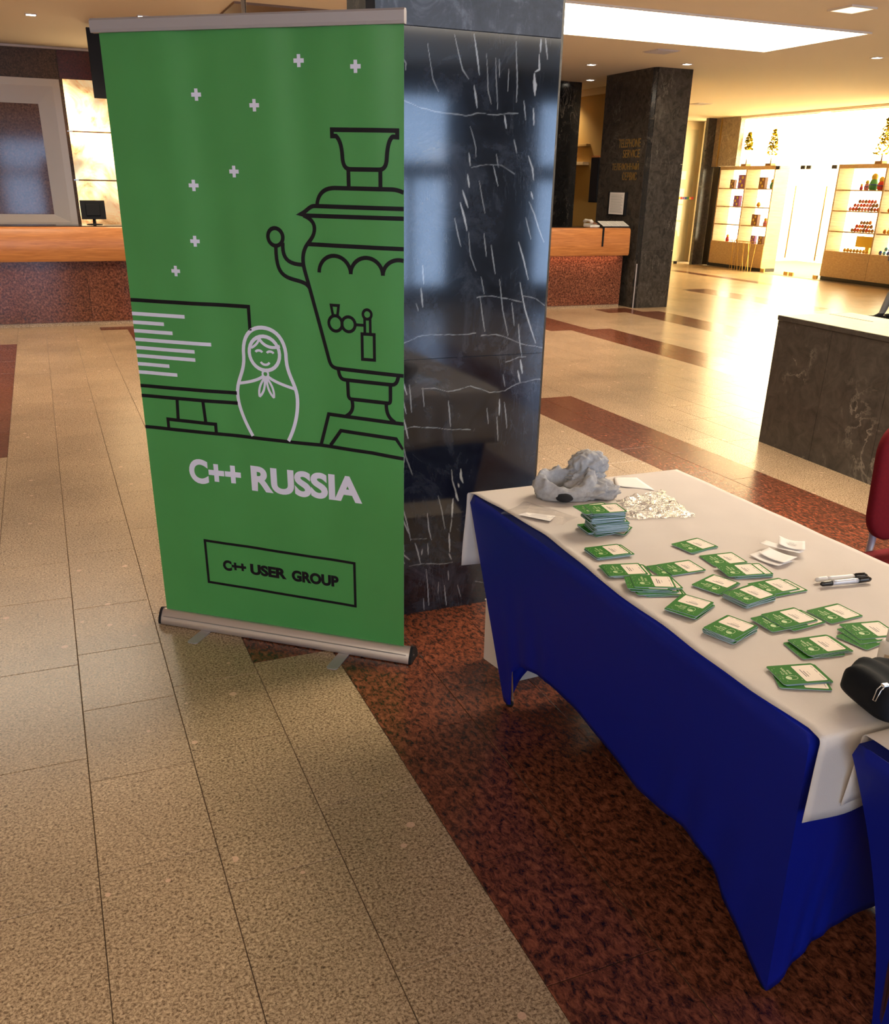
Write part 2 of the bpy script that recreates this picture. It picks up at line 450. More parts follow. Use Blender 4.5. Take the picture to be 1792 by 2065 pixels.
# ------------------------------------------------------------------ room shell
def slab(name, x0, x1, y0, y1, z0, z1, mat):
    return struct(box(x0, x1, y0, y1, z0, z1).obj(name, mat))
floor = slab('floor', -6.0, 20.0, YB-0.2, 20.6, -0.10, -0.0035, 'tile_joint')
ceiling = slab('ceiling', -6.0, 20.0, YB-0.2, 20.6, CEIL, CEIL+0.12, 'ceiling_paint')
slab('wall_left', -6.2, -6.0, YB-0.2, 20.6, -0.1, CEIL, 'wall_paint')
slab('wall_front', -6.0, 7.80, 14.17, 14.45, -0.0035, CEIL, 'granite_brown')
slab('wall_corridor', 8.82, 9.1, 13.12, 20.2, -0.0035, CEIL, 'wall_yellow')
slab('wall_end', 9.1, 19.0, 20.1, 20.4, -0.0035, CEIL, 'wall_beige')
slab('wall_corridor_end', 8.02, 9.1, 20.2, 20.4, -0.0035, CEIL, 'wall_yellow')
slab('wall_corridor_side', 8.02, 8.14, 14.46, 20.4, -0.0035, CEIL, 'wall_yellow')
slab('wall_right', 14.62, 14.8, YB-0.2, 12.6, -0.0035, CEIL, 'wall_beige')
slab('wall_shop_side', 14.62, 18.4, 12.45, 12.6, -0.0035, CEIL, 'wall_white')
slab('wall_shop_back', 18.2, 18.4, 12.6, 20.1, -0.0035, CEIL, 'wall_white')
slab('wall_shop_end', 14.9, 18.2, 19.7, 19.85, -0.0035, CEIL, 'wall_white')
slab('trim_1', 8.77, 8.82, 13.12, 20.2, CEIL-0.10, CEIL, 'wall_beige')
# window wall behind the camera
wb = MB()
xs = [-6.0]
for x0, x1 in BAYS: xs += [x0, x1]
xs += [5.72, 5.79]; xs = sorted(xs)+[14.62]
for k in range(0, len(xs), 2): wb.box(xs[k], xs[k+1], YB-0.2, YB, -0.0035, CEIL)
for k in range(1, len(xs)-1, 2):
    wb.box(xs[k], xs[k+1], YB-0.2, YB, -0.0035, 0.15); wb.box(xs[k], xs[k+1], YB-0.2, YB, 2.80, CEIL)
struct(wb.obj('wall_back', 'wall_slate'))
for i, (x0, x1) in enumerate(BAYS):
    w = MB()
    t = 0.06
    w.box(x0, x0+t, YB-0.10, YB-0.03, 0.15, 2.80).box(x1-t, x1, YB-0.10, YB-0.03, 0.15, 2.80)
    w.box(x0+t, x1-t, YB-0.10, YB-0.03, 0.15, 0.24).box(x0+t, x1-t, YB-0.10, YB-0.03, 2.74, 2.80)
    w.box(x0+t, x1-t, YB-0.10, YB-0.03, 1.70, 1.92)
    xm = x0+(x1-x0)*0.67
    w.box(xm-0.05, xm+0.05, YB-0.10, YB-0.03, 0.24, 1.70)
    wo = struct(w.obj('window_%d' % (i+1), 'frame_dark'))
    box(x0+t, x1-t, YB-0.07, YB-0.062, 0.24, 2.74).obj('pane', 'window_glass', wo)

# ------------------------------------------------------------------ floor tiles
TW = 0.2955; J = 0.0011
bounds = [-5.9985+0.2955*k for k in range(19)]       # ... up to -0.68
bounds = [-0.389-TW*k for k in range(18, 0, -1)] + [-0.389+TW*k for k in range(0, 13)]
bounds = [b for b in bounds if b > -5.9] + [3.40+0.2815*k for k in range(0, 41)]
bounds = [b for b in bounds if b < 14.62]
def is_red(x, y):
    if 0.79 < x < 2.57 and y < 2.94: return True
    if 0.50 < x < 1.98 and 2.94 <= y < 5.2: return True
    if y < 6.66 and 3.40 < x < 3.97: return True
    if 6.66 <= y < 10.78 and 3.15 < x < 3.69: return True
    if y < 10.08 and 5.92 < x < 6.51: return True
    if 10.08 <= y < 12.0 and 5.63 < x < 6.22: return True
    if y < 11.45 and 7.65 < x < 8.19: return True
    if 11.45 <= y < 12.0 and 7.37 < x < 7.9: return True
    if x < -0.39 and x > -0.99 and 6.15 < y < 10.78: return True
    if 0.50 < x < 1.1 and 11.57 < y < 11.83: return True
    if 0.79 < x < 1.4 and 8.5 < y < 11.57: return True
    if 10.4 < x < 11.0 and 11.0 < y < 14.0: return True
    if 12.6 < x < 12.95 and 14.0 < y < 17.65: return True
    return False
BREAKS = [1.247, 1.407, 1.664, 2.035, 2.345, 2.94, 5.2, 6.15, 6.66, 8.5, 10.08, 10.78, 11.45, 11.57, 11.83]
fixed = {0.498: [0.40, 0.90, 1.407, 2.035, 2.345, 2.94, 3.5], 0.793: [0.41, 0.83, 1.247, 1.664, 2.30, 2.94, 3.5]}
def visible(x, y):
    d = np.array([x, y, -CAMZ]); w = d @ _f
    if w < 0.3: return None
    return CXP+FPX*(d @ _r2)/w, CYP-FPX*(d @ _u2)/w
tiles = []
for i in range(len(bounds)-1):
    x0, x1 = bounds[i], bounds[i+1]; xc = (x0+x1)/2
    rb = sorted({round(b, 3) for b in (2.94, 5.2, 6.15, 6.66, 8.5, 10.08, 10.78, 11.45, 11.57, 11.83, 14.0, 17.65) if is_red(xc, b-0.02) != is_red(xc, b+0.02)})
    ys = []
    fx = [v for k, v in fixed.items() if abs(k-x0) < 0.01]
    y = YB
    if fx:
        y = fx[0][0]; ys = [YB]
        while ys[-1]+0.63 < y: ys.append(ys[-1]+0.63)
        ys += fx[0]; y = ys[-1]
    else:
        y = YB-random.random()*0.6; ys = [y]
    while y < 20.1:
        st = random.choice((0.418, 0.628, 0.628)); ny = y+st
        for b in rb:
            if y < b-1e-4 and ny > b-0.15: ny = b if ny > b-0.15 and y < b else ny
        ys.append(ny); y = ny
    for a, b in zip(ys[:-1], ys[1:]):
        a2 = max(a, YB); b2 = min(b, 20.1)
        if b2-a2 < 0.05: continue
        if xc > 8.92 and False: continue
        yc = (a2+b2)/2
        # parts of the plan that are under solid walls
        if yc > 14.17 and xc < 8.9: continue
        tiles.append((x0, x1, a2, b2, is_red(xc, yc)))
def tile_area(t):
    ps = [visible(x, y) for x in (t[0], t[1]) for y in (t[2], t[3])]
    if any(p is None for p in ps): return 0
    cx = sum(p[0] for p in ps)/4; cy = sum(p[1] for p in ps)/4
    if not (-60 < cx < 1850 and 380 < cy < 2120): return 0
    (ax, ay), (bx, by), (dx, dy), (ex, ey) = ps
    # hidden by the banner, pillar, table top or kiosk
    if 345 < cx < 800 and cy < 1240: return 0
    if 815 < cx < 1090 and cy < 1190: return 0
    if cx > 1010 and cy > 960+0.74*(cx-950) and cy < 1250+0.85*(cx-1030): return 0
    if cx > 1560 and 660 < cy < 900: return 0
    pol = [(ax, ay), (bx, by), (ex, ey), (dx, dy)]
    return abs(sum(pol[k][0]*pol[(k+1) % 4][1]-pol[(k+1) % 4][0]*pol[k][1] for k in range(4)))/2
tiles.sort(key=tile_area, reverse=True)
tmesh = {}
def tile_mesh(w, l, red):
    key = (round(w, 4), round(l, 3), red)
    if key not in tmesh:
        m = MB(); a, b = w/2-J, l/2-J; c = 0.0012
        m.add([(-a, -b, -0.0035), (a, -b, -0.0035), (a, b, -0.0035), (-a, b, -0.0035),
               (-a, -b, -c), (a, -b, -c), (a, b, -c), (-a, b, -c),
               (-a+c, -b+c, 0), (a-c, -b+c, 0), (a-c, b-c, 0), (-a+c, b-c, 0)],
              [(0, 1, 5, 4), (1, 2, 6, 5), (2, 3, 7, 6), (3, 0, 4, 7), (4, 5, 9, 8), (5, 6, 10, 9), (6, 7, 11, 10), (7, 4, 8, 11), (8, 9, 10, 11)])
        tmesh[key] = m.mesh('floor_tile', 'granite_red' if red else 'granite_cream')
    return tmesh[key]
for t in tiles[:300]:
    o = bpy.data.objects.new('floor_tile', tile_mesh(t[1]-t[0], t[3]-t[2], t[4])); COL.objects.link(o)
    o.location = ((t[0]+t[1])/2, (t[2]+t[3])/2, 0); o.parent = floor
rest = MB()
for t in tiles[300:]:
    c = 0.001
    rest.add([(t[0]+J, t[2]+J, 0), (t[1]-J, t[2]+J, 0), (t[1]-J, t[3]-J, 0), (t[0]+J, t[3]-J, 0),
              (t[0]+J, t[2]+J, -0.0034), (t[1]-J, t[2]+J, -0.0034), (t[1]-J, t[3]-J, -0.0034), (t[0]+J, t[3]-J, -0.0034)],
             [(0, 1, 2, 3), (4, 5, 1, 0), (5, 6, 2, 1), (6, 7, 3, 2), (7, 4, 0, 3)], 1 if t[4] else 0)
ro = rest.obj('floor_tiles', ['granite_cream', 'granite_red'], floor); ro['kind'] = 'stuff'

# ------------------------------------------------------------------ ceiling lights
def skylight(x0, x1, y0, y1, label, lamp='lamp_skylight'):
    t = thing('ceiling_light_panel', label, 'ceiling light', ((x0+x1)/2, (y0+y1)/2, CEIL))
    box(x0, x1, y0, y1, CEIL-0.012, CEIL-0.004).obj('diffuser', lamp, t)
    f = MB(); w = 0.03
    f.box(x0-w, x1+w, y0-w, y0, CEIL-0.016, CEIL).box(x0-w, x1+w, y1, y1+w, CEIL-0.016, CEIL)
    f.box(x0-w, x0, y0, y1, CEIL-0.016, CEIL).box(x1, x1+w, y0, y1, CEIL-0.016, CEIL)
    f.obj('frame', 'ceiling_paint', t)
skylight(4.35, 8.18, 8.36, 9.93, 'large glowing rectangular light panel set into the ceiling in front of the telephone column')
skylight(-3.4, 0.55, 8.36, 9.60, 'large glowing ceiling light panel above the floor before the reception desk')
spots = [(62, 29), (1192, 130), (1385, 129), (1190, 161), (1768, 116), (287, 33)]
def spot_lamp(x, y, label='small square recessed downlight set flush in the ceiling', power=SPOT_W):
    t = thing('downlight', label, 'downlight', (x, y, CEIL), group='small recessed ceiling downlights')
    box(x-0.045, x+0.045, y-0.045, y+0.045, CEIL-0.006, CEIL-0.002).obj('lens', 'lamp_spot', t)
    f = MB(); a = 0.045; b = 0.058
    f.box(x-b, x+b, y-b, y-a, CEIL-0.007, CEIL).box(x-b, x+b, y+a, y+b, CEIL-0.007, CEIL)
    f.box(x-b, x-a, y-a, y+a, CEIL-0.007, CEIL).box(x+a, x+b, y-a, y+a, CEIL-0.007, CEIL)
    f.obj('bezel', 'frame_white', t)
    ld = bpy.data.lights.new('downlight_bulb', 'SPOT'); ld.energy = power; ld.color = SPOT
    ld.spot_size = math.radians(125); ld.spot_blend = 0.8; ld.shadow_soft_size = 0.06
    lo = bpy.data.objects.new('downlight_bulb', ld); COL.objects.link(lo); lo.location = (x, y, CEIL-0.02)
    lo.parent = t; lo.matrix_parent_inverse = WM[t.name].inverted()
for x, y in ((8.48, 15.4), (8.48, 17.6)): spot_lamp(x, y, 'added square downlight inside the corridor, lighting the yellow wall', 70)  # downlights added to brighten the yellow corridor wall
for p in spots:
    q = at_z(p[0], p[1], CEIL); spot_lamp(q.x, q.y, power=SPOT_W*(6 if p[0] < 400 else 1.5))
for x0, y0, lb in ((-4.4, -2.2, 'added ceiling fill light over the window side of the lobby'), (3.0, -2.2, 'added ceiling fill light over the second table'), (-4.4, -4.0, 'added ceiling fill light nearest the windows'), (3.0, -4.0, 'added ceiling fill light nearest the glazed entrance'), (3.0, 2.6, 'added ceiling fill light over the red chair')):
    skylight(x0, x0+3.6, y0, y0+1.5, lb, 'fill_overhead' if y0 > 0 else 'fill_dim')  # added fill panels, out of view, brighten banner, table and near floor
q = at_z(1718, 17, CEIL)
t = thing('square_light', 'wide square ceiling lamp with pale diffuser beside the glowing panel', 'ceiling light', (q.x, q.y, CEIL))
box(q.x-0.13, q.x+0.13, q.y-0.13, q.y+0.13, CEIL-0.012, CEIL-0.004).obj('diffuser', 'lamp_square', t)
f = MB(); f.box(q.x-0.15, q.x+0.15, q.y-0.15, q.y-0.13, CEIL-0.016, CEIL).box(q.x-0.15, q.x+0.15, q.y+0.13, q.y+0.15, CEIL-0.016, CEIL)
f.box(q.x-0.15, q.x-0.13, q.y-0.13, q.y+0.13, CEIL-0.016, CEIL).box(q.x+0.13, q.x+0.15, q.y-0.13, q.y+0.13, CEIL-0.016, CEIL); f.obj('frame', 'ceiling_paint', t)
for px, py, lb in ((1333, 103, 'flat grey ceiling vent between glowing panel and telephone column'), (1412, 209, 'flat grey ceiling vent near the souvenir shop')):
    q = at_z(px, py, CEIL)
    t = thing('ceiling_vent', lb, 'vent', (q.x, q.y, CEIL))
    box(q.x-0.16, q.x+0.16, q.y-0.16, q.y+0.16, CEIL-0.006, CEIL).obj('plate', 'frame_white', t)
    for k in range(7):
        yy = q.y-0.13+0.26*k/6
        box(q.x-0.14, q.x+0.14, yy-0.010, yy+0.010, CEIL-0.014, CEIL-0.006).obj('slat', 'frame_white', t)
tag(box(1.96, 3.6, 9.84, 11.2, CEIL-0.02, CEIL).obj('ceiling_board', 'ceiling_brown'), 'brown board fixed to the ceiling above the roll-up banner', 'ceiling board')

# ------------------------------------------------------------------ marble pillar
PX0, PX1, PY = 1.037, 1.743, 3.13
pil = thing('marble_pillar', 'black marble pillar with white veins standing behind the green banner', 'pillar', (1.39, 3.24, 0))
MB().prism([(1.059, PY+0.006), (1.721, PY+0.006), (PX1, PY+0.026), (PX1, 3.353), (PX0, 3.353), (PX0, PY+0.026)], 0, CEIL).obj('core', 'stone_black_honed', pil)
box(PX1-0.001, PX1+0.004, 3.170, 3.178, 0, CEIL).obj('edge_trim', 'brass', pil)
c5 = lambda p: (790+p[0]/3.4417, 160+p[1]/3.4417)
c6 = lambda p: (790+p[0]/3.4424, 660+p[1]/3.4424)
c4 = lambda p: (660+p[0]/3.584, p[1]/3.584)
V5 = [([(570,40),(585,120),(590,190)],3),([(545,330),(565,400),(580,470),(582,540)],2),([(535,510),(545,600)],4),([(525,660),(535,750)],6),([(490,770),(510,830),(530,890)],6),([(475,855),(500,950),(520,1050)],7),([(530,1060),(545,1220),(585,1330)],2),([(435,965),(460,1080),(480,1160)],3),
 ([(608,705),(630,850),(645,930)],2),([(640,1070),(655,1230)],2.5),([(690,1150),(715,1350)],3),([(745,1390),(770,1600),(805,1780)],2.5),([(620,1370),(640,1490)],2),([(610,1510),(635,1680),(645,1750)],2.5),([(705,600),(735,740)],3),([(725,520),(740,610)],2),([(848,420),(868,510)],3),([(780,250),(795,340)],5),([(985,0),(1000,40),(992,105)],8),([(980,200),(985,320)],5),([(915,150),(930,280)],3),([(945,530),(975,620),(985,700)],5),([(965,780),(978,830)],5),([(950,850),(985,930),(1020,1040),(1055,1130)],3.5),([(930,960),(965,1110)],3),([(880,1130),(915,1250),(945,1390)],5),([(888,1410),(925,1600),(960,1720),(995,1830)],5),([(878,1700),(890,1850),(900,1920)],3.5),([(830,1550),(850,1710)],2.5),([(215,1290),(220,1420)],4),([(200,1450),(215,1580)],5),([(170,1555),(185,1610)],2),
 ([(75,140),(200,200),(400,240),(520,250),(600,235),(700,245),(800,240),(875,235)],3),([(590,1515),(690,1500),(800,1525),(905,1545)],3),([(910,1500),(1000,1525),(1060,1570)],3),([(70,1840),(180,1785),(300,1770),(430,1775),(580,1762)],3),([(620,1780),(720,1768),(810,1800),(900,1835),(1045,1865)],3.5),([(550,610),(680,590),(760,595),(850,660)],2)]
V6 = [([(205,425),(290,425),(390,445),(480,430),(545,405),(620,430),(680,455),(780,440),(885,385),(1030,358)],3),([(70,715),(150,690),(240,695),(400,708),(545,712)],3.5),([(790,240),(880,210),(930,205)],3),([(890,225),(905,320)],7),([(875,300),(890,380)],6),([(745,500),(745,610)],5),([(730,620),(735,790)],2.5),([(780,520),(798,700)],3),([(770,330),(785,410)],2),([(120,400),(138,590)],3),([(75,490),(100,600)],4),([(215,420),(222,550)],2.5),([(390,510),(408,690)],3),([(660,560),(668,670)],2),([(75,800),(95,900),(142,1025)],3),([(478,985),(480,1040),(495,1080)],9),([(460,1085),(465,1110)],6),([(415,990),(420,1070),(445,1150),(460,1200)],4),([(440,1150),(460,1205)],7),([(425,1190),(420,1260),(415,1320)],7),([(415,1330),(405,1420)],3),([(398,1430),(400,1560)],6),([(395,1570),(412,1610)],4),([(320,1170),(345,1270),(370,1400)],2.5),([(245,1290),(255,1400),(275,1475)],3.5),([(80,1260),(100,1340),(130,1480)],4),([(130,1475),(240,1465)],2),([(160,1500),(180,1560),(200,1640)],4),([(210,1540),(205,1580)],4),([(250,1500),(250,1580)],3),([(120,1660),(210,1640),(330,1645),(420,1630)],3),([(240,1680),(250,1850),(258,1930)],3),([(365,1790),(378,1930)],3),([(325,1770),(320,1850)],2),([(455,1790),(475,1870)],2),([(390,1690),(393,1755)],3),([(580,1765),(690,1782)],2),([(220,1880),(222,1960)],3),([(680,1850),(685,1890)],2)]
V4 = [([(1060,245),(1080,400),(1098,540)],5),([(1060,620),(1080,780)],5),([(1150,390),(1160,650),(1185,750)],2),([(1218,420),(1220,600),(1230,790)],2),([(1243,430),(1245,560)],2),([(1365,300),(1370,560),(1368,740)],3),([(1310,500),(1305,660)],2),([(1545,280),(1540,380)],6),([(1575,280),(1592,430)],4),([(1530,390),(1530,500),(1500,520)],6),([(1495,530),(1500,690)],10),([(920,250),(975,500),(1020,570)],3),([(725,310),(760,570),(800,660)],2)]
veins = []
for fn, VV in ((c5, V5), (c6, V6), (c4, V4)):
    for pts, w in VV:
        q = [at_y(*fn(p), PY) for p in pts]
        veins.append(([(p.x, p.z) for p in q], w*0.00032))
rv = random.Random(3)
for k in range(30):                                    # veins of the strip behind the banner
    x = rv.uniform(1.06, 1.16); z = rv.uniform(0.1, 2.0); l = rv.uniform(0.03, 0.15)
    veins.append(([(x, z), (x+rv.uniform(0, 0.02), z-l/2), (x+rv.uniform(0.005, 0.03), z-l)], rv.uniform(0.0008, 0.0022)))
def vein_field(X, Z):
    out = np.zeros_like(X)
    wob = 0.0012*np.sin(X*60+Z*45)+0.0005*np.sin(Z*310+X*190)
    for pts, w in veins:
        n = len(pts)-1
        horiz = abs(pts[-1][0]-pts[0][0]) > abs(pts[-1][1]-pts[0][1])
        for k in range(n):
            (ax, az), (bx, bz) = pts[k], pts[k+1]
            m = (X > min(ax, bx)-0.02) & (X < max(ax, bx)+0.02) & (Z > min(az, bz)-0.02) & (Z < max(az, bz)+0.02)
            if not m.any(): continue
            xx = X[m]+(0 if horiz else wob[m]*0.7); zz = Z[m]+(wob[m] if horiz else 0)
            L2 = (bx-ax)**2+(bz-az)**2
            s = np.clip(((xx-ax)*(bx-ax)+(zz-az)*(bz-az))/L2, 0, 1)
            d = np.hypot(xx-ax-s*(bx-ax), zz-az-s*(bz-az))
            g = (k+s)/n
            ww = w*(0.25+1.1*np.sin(PI*np.clip(g, 0.02, 0.98))) if not horiz else w*(0.55+0.45*np.sin(g*17+ax*40))
            val = np.clip((ww+0.0016-d)/0.0020, 0, 1)*min(1.0, (0.28 if horiz else 0.42)+w*330)
            out[m] = np.maximum(out[m], val)
    return out
def marble_panel(z0, z1, mat, fine):
    x0, x1 = 1.059, 1.721
    if not fine:
        return box(x0, x1, PY, PY+0.006, z0, z1, 0.0008).obj('panel', mat, pil)
    nx = int((x1-x0)/0.0026); nz = int((z1-z0)/0.0026)
    gx = np.linspace(x0, x1, nx+1); gz = np.linspace(z0, z1, nz+1)
    X, Z = np.meshgrid(gx, gz)
    n = (nx+1)*(nz+1)
    co = np.stack([X.ravel(), np.full(n, PY), Z.ravel()], 1)
    i = np.arange(nz)[:, None]*(nx+1)+np.arange(nx)[None, :]
    quads = np.stack([i, i+1, i+nx+2, i+nx+1], -1).reshape(-1, 4)
    # closed sides back to the core
    me = bpy.data.meshes.new('panel')
    me.vertices.add(n+4); me.vertices.foreach_set('co', np.concatenate([co, [(x0, PY+0.006, z0), (x1, PY+0.006, z0), (x1, PY+0.006, z1), (x0, PY+0.006, z1)]]).ravel())
    me.loops.add(quads.size); me.loops.foreach_set('vertex_index', quads.ravel())
    me.polygons.add(len(quads)); me.polygons.foreach_set('loop_start', np.arange(len(quads))*4); me.polygons.foreach_set('loop_total', np.full(len(quads), 4))
    me.update(calc_edges=True)
    at = me.attributes.new('vein', 'FLOAT', 'POINT')
    at.data.foreach_set('value', np.concatenate([vein_field(X, Z).ravel(), np.zeros(4)]).astype(np.float32))
    me.materials.append(M[mat])
    return link('panel', me, pil)
marble_panel(0.0, 1.0225, 'marble_polished', True)
marble_panel(1.0245, 2.063, 'marble_polished', True)
marble_panel(2.065, CEIL, 'marble_honed', False)

# ------------------------------------------------------------------ roll-up banner
BA = Vector((0.249, 3.359)); BU = Vector((0.77107, -0.63675)); BN = Vector((0.63675, 0.77107))   # BN points away from the camera
BO = BA+0.03*BN
def wave(u, z):
    k = min(1, max(0, (z-0.05)/0.5))
    return (0.0036*math.sin(u*19+0.6+0.5*z)+0.0016*math.sin(u*37+1.7*z))*k*(0.4+0.6*z/2)+0.004*math.sin(PI*(u+0.02)/0.99)*0.6
def bpt(u, z, off=0.0):
    p = BO+BU*u+BN*(wave(u, z)-off)
    return Vector((p.x, p.y, z))
ctr = BA+BU*0.485
ban = thing('roll_up_banner', 'tall green roll-up banner printed with a samovar and a nesting doll', 'banner', (ctr.x, ctr.y, 0))
U0, U1, ZB0, ZB1 = -0.020, 0.972, 0.045, 2.020
nu, nz = 60, 80
vs = [bpt(U0+(U1-U0)*i/nu, ZB0+(ZB1-ZB0)*j/nz) for j in range(nz+1) for i in range(nu+1)]
fs = [(j*(nu+1)+i, j*(nu+1)+i+1, (j+1)*(nu+1)+i+1, (j+1)*(nu+1)+i) for j in range(nz) for i in range(nu)]
nv = len(vs)
vs += [bpt(U0+(U1-U0)*i/nu, ZB0+(ZB1-ZB0)*j/nz, -0.0008) for j in range(nz+1) for i in range(nu+1)]
fb = [tuple(nv+k for k in f[::-1]) for f in fs]
fabric = link('banner_fabric', mesh_from('banner_fabric', vs, fs+fb, None, True, ['banner_green', 'banner_back'], [0]*len(fs)+[1]*len(fb)), ban)

class Print:                                            # flat print that follows the fabric
    def __init__(s): s.v = []; s.f = []
    def stroke(s, pts, w=0.0122, closed=False):
        P = [Vector(p) for p in pts]
        D = [P[0]]
        seq = P[1:]+([P[0]] if closed else [])
        for q in seq:
            a = D[-1]; n = max(1, int((q-a).length/0.03))
            for k in range(1, n+1): D.append(a.lerp(q, k/n))
        if closed: D = D[:-1]
        n = len(D); base = len(s.v)
        for i in range(n):
            if closed: a, b = D[i-1], D[(i+1) % n]
            else: a, b = D[max(i-1, 0)], D[min(i+1, n-1)]
            t0 = (D[i]-D[i-1 if (closed or i) else 0]); t1 = (D[(i+1) % n if closed else min(i+1, n-1)]-D[i])
            t0 = t0.normalized() if t0.length > 1e-9 else t1.normalized(); t1 = t1.normalized() if t1.length > 1e-9 else t0
            tt = (t0+t1)
            tt = tt.normalized() if tt.length > 1e-6 else t0
            nn = Vector((-tt.y, tt.x)); c = max(0.45, nn.dot(Vector((-t0.y, t0.x))))
            s.v += [D[i]+nn*w/2/c, D[i]-nn*w/2/c]
        for i in range(n if closed else n-1):
            a = base+2*i; b = base+2*((i+1) % n)
            s.f.append((a, a+1, b+1, b))
        return s
    def rect(s, x0, x1, y0, y1): return s.stroke([(x0, (y0+y1)/2), (x1, (y0+y1)/2)], y1-y0)
    def mesh(s, vs, fs):
        n = len(s.v); s.v += [Vector((v.x, v.y)) for v in vs]; s.f += [tuple(n+k for k in f) for f in fs]; return s
    def put(s, name, mat, off=0.0011):
        return link(name, mesh_from(name, [bpt(min(max(p.x, U0), U1), p.y, off) for p in s.v], s.f, mat), fabric, True)
def bez(p0, p1, p2, p3, n=10):
    return [tuple((1-t)**3*a+3*(1-t)**2*t*b+3*(1-t)*t*t*c+t**3*d for a, b, c, d in zip(p0, p1, p2, p3)) for t in [k/n for k in range(n+1)]]
def arc(cx, cy, rx, ry, a0, a1, n=20):
    return [(cx+rx*math.cos(math.radians(a0+(a1-a0)*k/n)), cy+ry*math.sin(math.radians(a0+(a1-a0)*k/n))) for k in range(n+1)]
def circ(cx, cy, rx, ry=None, n=28): return arc(cx, cy, rx, ry or rx, 0, 360, n)[:-1]
for (u, z) in ((0.646,1.929),(0.827,1.911),(0.299,1.844),(0.497,1.814),(0.412,1.632),(0.265,1.590),(0.253,1.424),(0.171,1.329)):
    p = Print(); a = 0.0165; b = 0.0056
    p.rect(u-a, u+a, z-b, z+b).rect(u-b, u+b, z+b, z+a).rect(u-b, u+b, z-a, z-b)
    p.put('printed_plus', 'print_white')
s = Print(); R = 0.9715
s.stroke([(0.747,1.732),(0.747,1.749),(0.952,1.747),(0.952,1.730),(0.938,1.731)]+bez((0.938,1.731),(0.926,1.722),(0.922,1.700),(0.920,1.672))+bez((0.920,1.672),(0.918,1.648),(0.908,1.643),(0.895,1.643))+[(0.805,1.643)]+bez((0.805,1.643),(0.790,1.643),(0.781,1.650),(0.779,1.672))+bez((0.779,1.672),(0.778,1.705),(0.772,1.722),(0.760,1.732)), closed=True)
s.stroke([(0.797,1.643),(0.797,1.591)]).stroke([(0.900,1.643),(0.900,1.591)])
s.stroke(bez((0.688,1.540),(0.692,1.575),(0.715,1.590),(0.750,1.591))+[(0.930,1.590)]+bez((0.930,1.590),(0.950,1.590),(0.960,1.586),(R,1.582)))
s.stroke([(R,1.537),(0.680,1.539)]+bez((0.680,1.539),(0.660,1.539),(0.650,1.520),(0.629,1.514))+[(0.650,1.511),(R,1.510)])
s.stroke(bez((0.640,1.511),(0.665,1.503),(0.678,1.490),(0.676,1.472))+bez((0.676,1.472),(0.674,1.452),(0.662,1.442),(0.650,1.428))+bez((0.650,1.428),(0.635,1.410),(0.628,1.385),(0.637,1.350))+[(0.711,1.076)]+bez((0.711,1.076),(0.716,1.056),(0.724,1.051),(0.740,1.049))+[(R,1.041)])
s.stroke([(0.652,1.428),(R,1.424)])
s.stroke(arc(0.742,1.345,0.055,0.052,180,0)).stroke(arc(0.851,1.345,0.054,0.050,180,0)).stroke(arc(0.957,1.345,0.052,0.047,180,74))
s.stroke(circ(0.543,1.446,0.026), closed=True)
s.stroke([(0.568,1.430)]+bez((0.568,1.430),(0.562,1.385),(0.580,1.366),(0.632,1.366)))
s.stroke([(0.543,1.418)]+bez((0.543,1.418),(0.540,1.345),(0.556,1.330),(0.600,1.320))+bez((0.600,1.320),(0.630,1.314),(0.642,1.310),(0.650,1.298)))
s.stroke(circ(0.739,1.192,0.024), closed=True, w=0.010).stroke(circ(0.785,1.192,0.023), closed=True, w=0.010)
s.stroke([(0.731,1.216),(0.725,1.248),(0.752,1.248),(0.747,1.216)], closed=False, w=0.009)
s.stroke(circ(0.850,1.226,0.0145), closed=True, w=0.009).stroke([(0.841,1.212),(0.841,1.165)], w=0.009).stroke([(0.860,1.212),(0.860,1.165)], w=0.009)
s.stroke([(0.831,1.165),(0.873,1.165),(0.873,1.085),(0.831,1.085)], closed=True, w=0.010).stroke([(0.809,1.192),(0.840,1.192)], w=0.009)
s.stroke([(0.744,1.047)]+bez((0.744,1.047),(0.748,1.020),(0.754,1.015),(0.768,1.014))+[(0.930,1.010)]+bez((0.930,1.010),(0.945,1.010),(0.950,1.018),(0.954,1.038)))
s.stroke([(0.777,1.012),(0.778,0.966)]+bez((0.778,0.966),(0.779,0.954),(0.784,0.952),(0.792,0.952))+[(0.918,0.949)]+bez((0.918,0.949),(0.926,0.949),(0.927,0.955),(0.927,0.965))+[(0.927,1.008)])
s.stroke(bez((0.790,0.950),(0.798,0.925),(0.790,0.905),(0.768,0.894))).stroke(bez((0.912,0.948),(0.912,0.915),(0.920,0.900),(0.942,0.888)))
s.stroke([(0.671,0.787),(0.703,0.894),(0.800,0.891),(R,0.884)])
s.stroke([(0.706,0.787),(0.747,0.842),(0.946,0.832),(R,0.798)])
s.put('samovar_drawing', 'print_black')
s = Print()
s.stroke([(U0,1.228),(0.430,1.228),(0.430,1.152)]).stroke([(U0,0.936),(0.362,0.938)]).stroke([(U0,0.901),(0.362,0.903)])
s.stroke([(0.125,0.903),(0.121,0.828)]).stroke([(0.228,0.903),(0.232,0.828)])
s.stroke([(0.078,0.794),(0.078,0.824),(0.270,0.822),(0.270,0.790)]).stroke([(U0,0.788),(0.272,0.788),(0.668,0.784),(0.860,0.776),(0.972,0.766)])
s.put('monitor_drawing', 'print_black')
s = Print()
for z, u in ((1.183,0.188),(1.154,0.104),(1.1255,0.134),(1.0965,0.279),(1.0685,0.214),(1.041,0.214),(1.0125,0.108),(0.984,0.136)): s.rect(U0, u, z-0.006, z+0.006)
s.put('code_lines_print', 'print_white')
